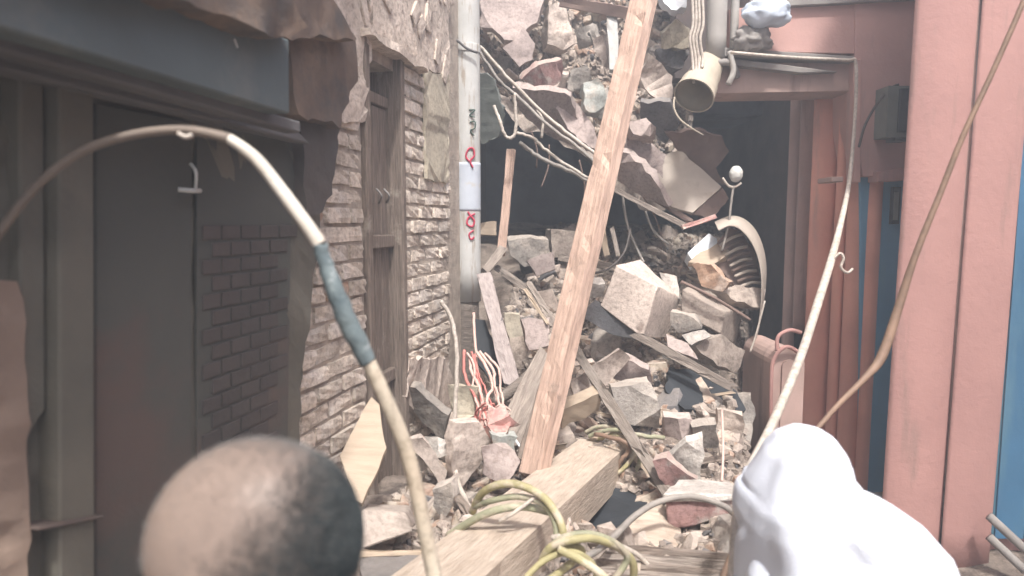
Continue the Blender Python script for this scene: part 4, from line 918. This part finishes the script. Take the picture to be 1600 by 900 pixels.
wire('long_cable', [(1142, 82, 4.12), (1240, 90, 4.12), (1322, 94, 4.12), (1337, 100, 4.12), (1336, 180, 4.12), (1328, 275, 4.05), (1318, 330, 3.7), (1300, 402, 3.3), (1276, 480, 2.9), (1250, 560, 2.5), (1208, 660, 2.1), (1168, 740, 1.8), (1152, 800, 1.65), (1145, 900, 1.5), (1140, 1000, 1.4)],
     [.010, .010, .010, .010, .010, .012, .015, .019, .019, .0165, .0145, .0125, .012, .012, .012], 'cable_pale', 'long pale pole like cable from the doorway corner down to the white clad person', seg=10)
wire('long_cable', [(1625, -60, 1.9), (1596, 10, 1.9), (1552, 110, 1.9), (1504, 214, 1.9), (1470, 300, 1.9), (1430, 400, 1.9), (1404, 480, 1.9), (1378, 556, 1.88), (1352, 590, 1.85), (1310, 632, 1.8), (1275, 672, 1.75), (1250, 700, 1.72)],
     [.007, .007, .007, .0075, .008, .009, .012, .014, .009, .007, .006, .005], 'cable_brown', 'brown cable slanting from the top right corner to the white headcloth', seg=10)
wire('wall_cable', [(1342, 230, 4.2), (1352, 195, 4.2), (1372, 160, 4.2), (1392, 138, 4.2), (1405, 132, 4.18)], .008, 'cable_dark', 'thin dark cable curving up to the meter box')
wire('wall_cable', [(1299, 408, 3.27), (1312, 396, 3.26), (1318, 404, 3.26), (1314, 418, 3.26), (1324, 426, 3.27), (1332, 420, 3.28)], .007, 'cable_pale', 'loose pale cable end tied on the long pole like cable')

# hose coil round the fallen beam
hs = empty('hose_coil', P(860, 820, 2.0), 'yellow green hose coiled loosely over the fallen beam', 'hose')
def hose(pts, r, m): tube('loop', [P(*p) for p in pts], r, m, seg=10, root=hs)
hose([(738, 800, 2.1), (752, 772, 2.05), (780, 757, 2.0), (812, 758, 1.98), (848, 776, 1.95), (872, 808, 1.92), (880, 838, 1.9), (872, 858, 1.95)], .0125, 'yellow_hose')
hose([(700, 838, 2.05), (740, 812, 2.0), (780, 796, 1.98), (820, 792, 1.98), (860, 800, 2.0)], .0125, 'green_hose')
hose([(846, 878, 1.85), (860, 856, 1.83), (892, 844, 1.82), (930, 842, 1.84), (970, 858, 1.9), (990, 884, 1.92), (985, 930, 1.95)], .012, 'yellow_hose')
hose([(862, 840, 1.9), (900, 836, 1.9), (950, 846, 2.0), (1000, 870, 2.05), (1030, 910, 2.05)], .008, 'cable_pale')
hose([(872, 858, 1.8), (905, 874, 1.78), (940, 898, 1.75), (970, 930, 1.7)], .012, 'yellow_hose')
hose([(855, 905, 1.85), (900, 880, 1.9), (950, 848, 2.05), (990, 808, 2.2), (1030, 784, 2.28), (1080, 776, 2.3), (1130, 790, 2.28), (1155, 812, 2.2)], .011, 'cable_grey')
hose([(846, 880, 1.85), (858, 862, 1.84), (880, 850, 1.84), (910, 862, 1.86), (880, 890, 1.84), (860, 905, 1.8)], .011, 'yellow_hose')
hose([(1120, 930, 1.9), (1150, 850, 1.95), (1170, 815, 1.95), (1178, 790, 1.95)], .010, 'cable_brown')
hose([(780, 815, 1.96), (805, 800, 1.95), (845, 770, 1.97)], .006, 'cable_pale')
hose([(742, 792, 2.08), (770, 782, 2.02), (810, 776, 1.99), (846, 786, 1.96), (866, 812, 1.93), (868, 846, 1.9), (846, 872, 1.88)], .010, 'green_hose')
hose([(850, 868, 1.86), (876, 842, 1.84), (918, 834, 1.84), (960, 848, 1.88), (980, 872, 1.9), (960, 905, 1.9)], .010, 'green_hose')
hose([(820, 905, 1.8), (850, 876, 1.82), (892, 862, 1.82), (925, 880, 1.82), (935, 915, 1.8)], .009, 'yellow_hose')
hs2 = empty('hose_coil', P(975, 710, 3.2), 'greenish hose looped round the far end of the fallen beam', 'hose')
for pts, m_ in (([(920, 682, 3.25), (950, 672, 3.2), (985, 678, 3.15), (1000, 700, 3.12), (996, 732, 3.1), (975, 752, 3.1), (950, 754, 3.12)], 'green_hose'),
               ([(925, 690, 3.3), (960, 680, 3.2), (990, 695, 3.15), (985, 720, 3.1), (965, 740, 3.1)], 'yellow_hose'),
               ([(915, 676, 3.35), (945, 666, 3.3), (1000, 680, 3.2), (1038, 684, 3.2)], 'green_hose'),
               ([(930, 678, 3.2), (975, 690, 3.1), (982, 706, 3.1), (970, 720, 3.1), (962, 742, 3.12)], 'cable_brown')):
    tube('loop', [P(*p) for p in pts], .011, m_, seg=8, root=hs2, jit=.003)

# ---------------------------------------------------------------- people
def fused(name, parts_, m, voxel=.009, smooth=3, disp=0, dsc=8, root=None, seed=0):
    """parts_: ('c', p0, r0, p1, r1) capsules and ('e', centre, (sx,sy,sz), rotation) ellipsoids, fused into one continuous skin"""
    bm = bmesh.new()
    for q in parts_:
        if q[0] == 'e':
            mm = Matrix.Translation(q[1]) @ (q[3].to_4x4() if len(q) > 3 else Matrix()) @ Matrix.Diagonal((*q[2], 1))
            bmesh.ops.create_icosphere(bm, subdivisions=3, radius=1, matrix=mm)
        else:
            _, p0, r0, p1, r1 = q; d = p1 - p0; n = max(2, int(d.length / (min(r0, r1) * .35)))
            rot = d.to_track_quat('Z', 'Y').to_matrix().to_4x4()
            bmesh.ops.create_cone(bm, cap_ends=True, segments=20, radius1=r0, radius2=r1, depth=d.length, matrix=Matrix.Translation((p0 + p1) / 2) @ rot)
            bmesh.ops.create_icosphere(bm, subdivisions=2, radius=r0, matrix=Matrix.Translation(p0)); bmesh.ops.create_icosphere(bm, subdivisions=2, radius=r1, matrix=Matrix.Translation(p1))
    me = bpy.data.meshes.new(name); bm.to_mesh(me); bm.free(); o = link(name, me, None)
    rm = o.modifiers.new('r', 'REMESH'); rm.mode = 'VOXEL'; rm.voxel_size = voxel
    sm = o.modifiers.new('s', 'SMOOTH'); sm.factor = .5; sm.iterations = smooth
    dg = bpy.context.evaluated_depsgraph_get(); me2 = bpy.data.meshes.new_from_object(o.evaluated_get(dg)); o.modifiers.clear(); o.data = me2; bpy.data.meshes.remove(me)
    if disp:
        nrm = [v.normal.copy() for v in me2.vertices]
        for v, nn in zip(me2.vertices, nrm):
            c = v.co; k = noise.noise(Vector((c.x * dsc + seed, c.y * dsc, c.z * dsc * .55))); k = 1 - abs(k) * 2
            v.co = c + nn * disp * (k + .5 * noise.noise(c * dsc * 2.3))
    me2.materials.clear(); me2.materials.append(M[m]); me2.shade_smooth()
    if root: part(o, root)
    return o
def rotm(face, up=Vector((0, 0, 1))):
    y = -face.normalized(); x = y.cross(up).normalized() ; z = x.cross(y); return Matrix((x, y, z)).transposed()   # face = local -Y
def head_parts(c, Rm, s=1.0):
    T = lambda x, y, z: c + Rm @ (Vector((x, y, z)) * s)
    E = lambda p, r: ('e', T(*p), tuple(v * s for v in r), Rm)
    out = [E((0, .012, .005), (.077, .100, .092)), E((0, -.04, -.02), (.066, .062, .07)), E((0, -.042, -.07), (.054, .054, .055)), E((0, -.068, -.108), (.027, .024, .02)),
           ('c', T(0, -.098, -.012), .008 * s, T(0, -.116, -.052), .013 * s), ('c', T(-.03, -.095, .008), .009 * s, T(.03, -.095, .008), .009 * s),
           ('c', T(-.02, -.094, -.078), .007 * s, T(.02, -.094, -.078), .007 * s), ('c', T(-.018, -.092, -.088), .007 * s, T(.018, -.092, -.088), .007 * s)]
    for sx in (-1, 1):
        out += [E((sx * .079, .008, -.025), (.009, .018, .031)), ('c', T(sx * .048, -.07, -.035), .022 * s, T(sx * .05, -.04, -.07), .02 * s)]
    return out
def hand_parts(wr, d, pn, s=1.0, side=1):
    d = d.normalized(); pn = pn.normalized(); sd_ = d.cross(pn) * side; out = [('c', wr, .024 * s, wr + d * .05 * s, .026 * s)]
    for k, (o_, ln) in enumerate(((-.028, .068), (-.010, .078), (.010, .074), (.027, .058))):
        a = wr + d * .075 * s + sd_ * o_ * s; b2 = a + (d * .9 + pn * .35).normalized() * ln * .5 * s; c2 = b2 + (d * .6 + pn * .8).normalized() * ln * .5 * s
        out += [('c', wr + d * .03 * s + sd_ * o_ * .7 * s, .014 * s, a, .0105 * s), ('c', a, .0100 * s, b2, .009 * s), ('c', b2, .009 * s, c2, .0075 * s)]
    a = wr + d * .02 * s - sd_ * .024 * s; b2 = a + (d * .6 - sd_ * .9).normalized() * .04 * s; c2 = b2 + (d * .9 + pn * .3).normalized() * .03 * s
    return out + [('c', a, .014 * s, b2, .0115 * s), ('c', b2, .0115 * s, c2, .009 * s)]
def person(label, hc, hface, sh_c, sh_dir, hip_c, gz, skin, top, legs, handfwd, shirt_infl=.012, hs_=1.0, shirt_disp=.006, cloth_len=.0, shw=.17):
    root = empty('person', Vector((hip_c.x, hip_c.y, gz)), label, 'person'); Rm = rotm(hface)
    X = sh_dir.normalized(); F_ = Vector((0, 0, 1)).cross(X); S = [sh_c - X * shw, sh_c + X * shw]; Hp = [hip_c - X * .09, hip_c + X * .09]
    neck = sh_c + Vector((0, 0, .035)); base = hc + Rm @ Vector((0, .035, -.07)) * hs_
    body = head_parts(hc, Rm, hs_) + [('c', neck, .060, base, .055), ('c', sh_c + Vector((0, 0, -.02)), .10, (sh_c + hip_c) / 2, .115), ('c', (sh_c + hip_c) / 2, .115, hip_c, .125), ('c', S[0], .055, S[1], .055)]
    cloth, lg = [('c', S[0] + X * .02, .07, S[1] - X * .02, .07), ('e', sh_c + Vector((0, 0, -.12)), (.19, .135, .19), Matrix((X, F_, Vector((0, 0, 1)))).transposed()), ('c', sh_c + Vector((0, 0, -.1)), .13, hip_c, .15), ('c', hip_c, .15, hip_c + Vector((0, 0, -.1 - cloth_len)), .165)], []
    for i, sg in ((0, -1), (1, 1)):
        el = S[i] + X * sg * .05 + Vector((0, 0, -.26)) + F_ * .04; wr = el + handfwd * .23
        body += [('c', S[i], .05, el, .038), ('c', el, .038, wr, .025)] + hand_parts(wr, handfwd, Vector((0, 0, -1)) if abs(handfwd.z) < .7 else F_, 1.0, sg)
        cloth += [('c', S[i], .066, el, .056), ('c', el, .056, el.lerp(wr, .75), .046)]
        kn = Vector((Hp[i].x, Hp[i].y, (hip_c.z + gz) / 2)) + F_ * .03; an = Vector((Hp[i].x, Hp[i].y, gz + .07))
        body += [('c', Hp[i], .08, kn, .052), ('c', kn, .052, an, .036), ('c', an, .038, an + F_ * .13 + Vector((0, 0, -.035)), .03)]
        lg += [('c', Hp[i], .105, kn, .075), ('c', kn, .075, an + Vector((0, 0, .05)), .06)]
    lg.append(('c', Hp[0], .11, Hp[1], .11))
    fused('body', body, skin, voxel=.0065, smooth=4, root=root)
    fused('shirt', cloth, top, voxel=.010, smooth=4, disp=shirt_disp, dsc=7, root=root)
    fused('trousers', lg, legs, voxel=.011, smooth=4, disp=.004, dsc=7, root=root)
    for sx in (-1, 1):
        e_ = blob('eye', hc + Rm @ (Vector((sx * .031, -.088, -.012)) * hs_), (.012 * hs_,) * 3, 'eye', 0, amp=0, sub=2); part(e_, root)
    for i in (0, 1):
        an = Vector((Hp[i].x, Hp[i].y, gz)); fused('sandal', [('c', an + Vector((0, 0, .03)) - F_ * .02, .043, an + F_ * .15 + Vector((0, 0, .03)), .04)], 'cable_dark', voxel=.01, root=root)
    return root, Rm
# near person: greying, balding head
hc1 = P(384, 862, .66); face1 = Vector((-.93, .20, -.55))
p1, R1 = person('bald grey haired head seen close at the bottom left', hc1, face1, hc1 + Vector((.03, -.02, -.27)), Vector((.35, .93, 0)), hc1 + Vector((.05, -.04, -.78)), 0.0, 'skin', 'shirt', 'trousers', Vector((-.5, .3, -.8)).normalized(), hs_=1.13)
# rubble by the photograph: dark sheets painting shade in the holes, shaded slabs under the fallen floor
plate('shade_sheet', pp((880, 800, 2.9), (905, 770, 3.0), (985, 752, 3.1), (1012, 770, 3.0), (1006, 800, 2.8), (985, 836, 2.55), (930, 846, 2.5), (890, 836, 2.6)), .02, 'painted_shade', jag=.01, step=.04, label='dark sheet standing in for shade in the hole right of the fallen beam', cat='shade_sheet')
plate('shade_sheet', pp((1046, 572, 4.0), (1090, 580, 4.0), (1150, 610, 3.9), (1166, 640, 3.8), (1130, 652, 3.7), (1070, 640, 3.65), (1040, 610, 3.8)), .02, 'painted_shade', jag=.01, step=.04, label='dark sheet standing in for shade under the slanting board', cat='shade_sheet')
plate('shade_sheet', pp((742, 498, 3.95), (758, 500, 3.95), (796, 590, 3.75), (800, 606, 3.7), (768, 600, 3.7), (744, 560, 3.8)), .02, 'painted_shade', jag=.008, step=.04, label='dark sheet standing in for shade behind the stained board', cat='shade_sheet')
plate('hanging_cloth', pp((746, 112, 4.75), (768, 120, 4.7), (790, 180, 4.7), (778, 212, 4.75), (752, 226, 4.8), (744, 200, 4.8)), .02, 'green_cloth', jag=.012, step=.03, label='grey green cloth hanging beside the pole top of the hollow', cat='cloth')
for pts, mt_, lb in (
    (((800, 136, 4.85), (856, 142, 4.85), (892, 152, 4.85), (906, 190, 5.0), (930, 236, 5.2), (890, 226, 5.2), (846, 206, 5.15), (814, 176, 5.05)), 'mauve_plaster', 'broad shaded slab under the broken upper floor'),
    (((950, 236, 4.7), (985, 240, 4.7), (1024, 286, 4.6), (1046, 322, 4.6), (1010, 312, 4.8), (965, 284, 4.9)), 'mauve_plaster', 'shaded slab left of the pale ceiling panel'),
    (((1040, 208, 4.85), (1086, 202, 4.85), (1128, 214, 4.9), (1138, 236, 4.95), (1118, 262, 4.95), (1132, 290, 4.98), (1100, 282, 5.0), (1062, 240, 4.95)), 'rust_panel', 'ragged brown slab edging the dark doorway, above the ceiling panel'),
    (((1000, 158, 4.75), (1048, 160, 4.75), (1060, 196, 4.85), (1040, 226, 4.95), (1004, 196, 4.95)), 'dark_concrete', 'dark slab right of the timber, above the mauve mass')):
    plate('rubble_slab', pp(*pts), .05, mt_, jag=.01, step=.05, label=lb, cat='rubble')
# cropped hair: short strands over crown and back, thin on the forehead side
vs, fs = [], []; hr = random.Random(5)
def strands(n, cond, ln, wdt):
    k = 0
    while k < n:
        v = Vector((hr.gauss(0, 1), hr.gauss(0, 1), hr.gauss(0, 1))).normalized()
        if not cond(v): k += .2; continue
        p = Vector((v.x * .0775, v.y * .1005 + .012, v.z * .0925 + .005)) * 1.13; nn = Vector((v.x / .077, v.y / .1, v.z / .092)).normalized()
        d = (nn * .75 + Vector((hr.uniform(-.5, .5), .35 + hr.uniform(-.4, .4), hr.uniform(-.6, .2)))).normalized(); sd_ = d.cross(nn + Vector((.01, 0, 0))).normalized() * wdt
        b = len(vs); l_ = ln * hr.uniform(.6, 1.3)
        vs.extend([hc1 + R1 @ (p - nn * .002 - sd_), hc1 + R1 @ (p - nn * .002 + sd_), hc1 + R1 @ (p + d * l_)]); fs.append((b, b + 1, b + 2)); k += 1
def dens(v):                             # sparse on top and forehead, close cropped round the back
    if v.y < -.35 and v.z < .3: return False
    return hr.random() < max(.05, min(1, .25 + v.y * .9 - v.z * .15)) and v.z > -.6
strands(42000, dens, .0022, .0003)
hm = centred('hair', vs, fs, 'hair'); part(hm, p1)
vs, fs = [], []
strands(42000, lambda v: v.z < .5 and v.z > -.8 and v.y > -.25 and hr.random() < min(1, max(0, (.1 + v.y * .5 - v.z) * 1.5)), .004, .0006)  # darker strands low at the back: hair with its shade in the colour
hm = centred('back_hair', vs, fs, 'hair_shaded'); part(hm, p1)

# white clad person
hc2 = P(1262, 772, 1.42); face2 = Vector((-.15, .9, -.40))
p2, R2 = person('person in white with a white headcloth, back turned, bottom right', hc2, face2, P(1322, 896, 1.40), Vector((1, .1, 0)), P(1322, 896, 1.40) + Vector((0, -.02, -.52)), .1, 'skin_brown', 'white_cloth', 'white_cloth', Vector((-.2, .75, -.5)).normalized(), shirt_disp=.012, cloth_len=.25, shw=.145)
# headcloth: rings from the crown to the shoulders
rings = [(1264, 673, 8), (1264, 678, 24), (1263, 690, 42), (1262, 712, 58), (1258, 742, 68), (1262, 766, 84), (1278, 786, 112), (1296, 812, 136), (1312, 850, 152), (1320, 900, 160), (1322, 960, 162)]
vs, fs = [], []; SG = 64
prev = None; fine = []
for i in range(len(rings) - 1):
    for j in range(5):
        t = j / 5; fine.append(tuple(rings[i][k] + (rings[i + 1][k] - rings[i][k]) * t for k in range(3)))
fine.append(rings[-1])
for i, (px, py, wpx) in enumerate(fine):
    c = P(px, py, 1.42); rx = wpx * 1.42 / F; t = i / (len(fine) - 1); ry = min(rx * 1.35 + .01, .14 + .10 * t)
    for s_ in range(SG):
        a = 2 * PI * s_ / SG
        fold = (noise.noise(Vector((math.cos(a) * 2.2, math.sin(a) * 2.2, t * 2.5))) * .020 + noise.noise(Vector((math.cos(a) * 6, math.sin(a) * 6, t * 3))) * .008) * min(1, t * 2.2)
        fold += .022 * max(0, t - .55) * math.sin(a * 9 + t * 14 + 3 * noise.noise(Vector((math.cos(a) * 2, math.sin(a) * 2, t * 5)))) * 2
        if .50 < t < .56: fold -= .004 * (1 + math.sin(a * 3))
        vs.append(c + Vector((math.cos(a) * (rx + fold * .5), math.sin(a) * (ry + fold) + .01, fold * .3)))
for i in range(len(fine) - 1):
    for s_ in range(SG): fs.append((i * SG + s_, i * SG + (s_ + 1) % SG, (i + 1) * SG + (s_ + 1) % SG, (i + 1) * SG + s_))
fs.append(tuple(range(SG))[::-1])
o = centred('headcloth', vs, fs, 'white_cloth', smooth=True); part(o, p2)
o.modifiers.new('t', 'SOLIDIFY').thickness = .004
# the loose end of the cloth falling at the left
plate('cloth_end', pp((1205, 684, 1.52), (1216, 690, 1.5), (1214, 720, 1.48), (1200, 760, 1.46), (1190, 800, 1.45), (1166, 800, 1.5), (1162, 760, 1.52), (1178, 720, 1.54)), .012, 'white_cloth', jag=.003, step=.03, root=p2)

# ---------------------------------------------------------------- haze volume added to lift the dark tones
hz = bpy.data.materials.new('added_haze'); hz.use_nodes = True; hn = hz.node_tree
hn.nodes.remove(hn.nodes['Principled BSDF']); pv = hn.nodes.new('ShaderNodeVolumePrincipled'); pv.inputs['Color'].default_value = (.82, .89, 1, 1)
pv.inputs['Density'].default_value = .033; pv.inputs['Anisotropy'].default_value = .2
hn.links.new(pv.outputs[0], hn.nodes['Material Output'].inputs['Volume']); M['added_haze'] = hz
box('added_haze', (-61, -61, -1), (61, 61, 7.6), 'added_haze', kind='stuff')
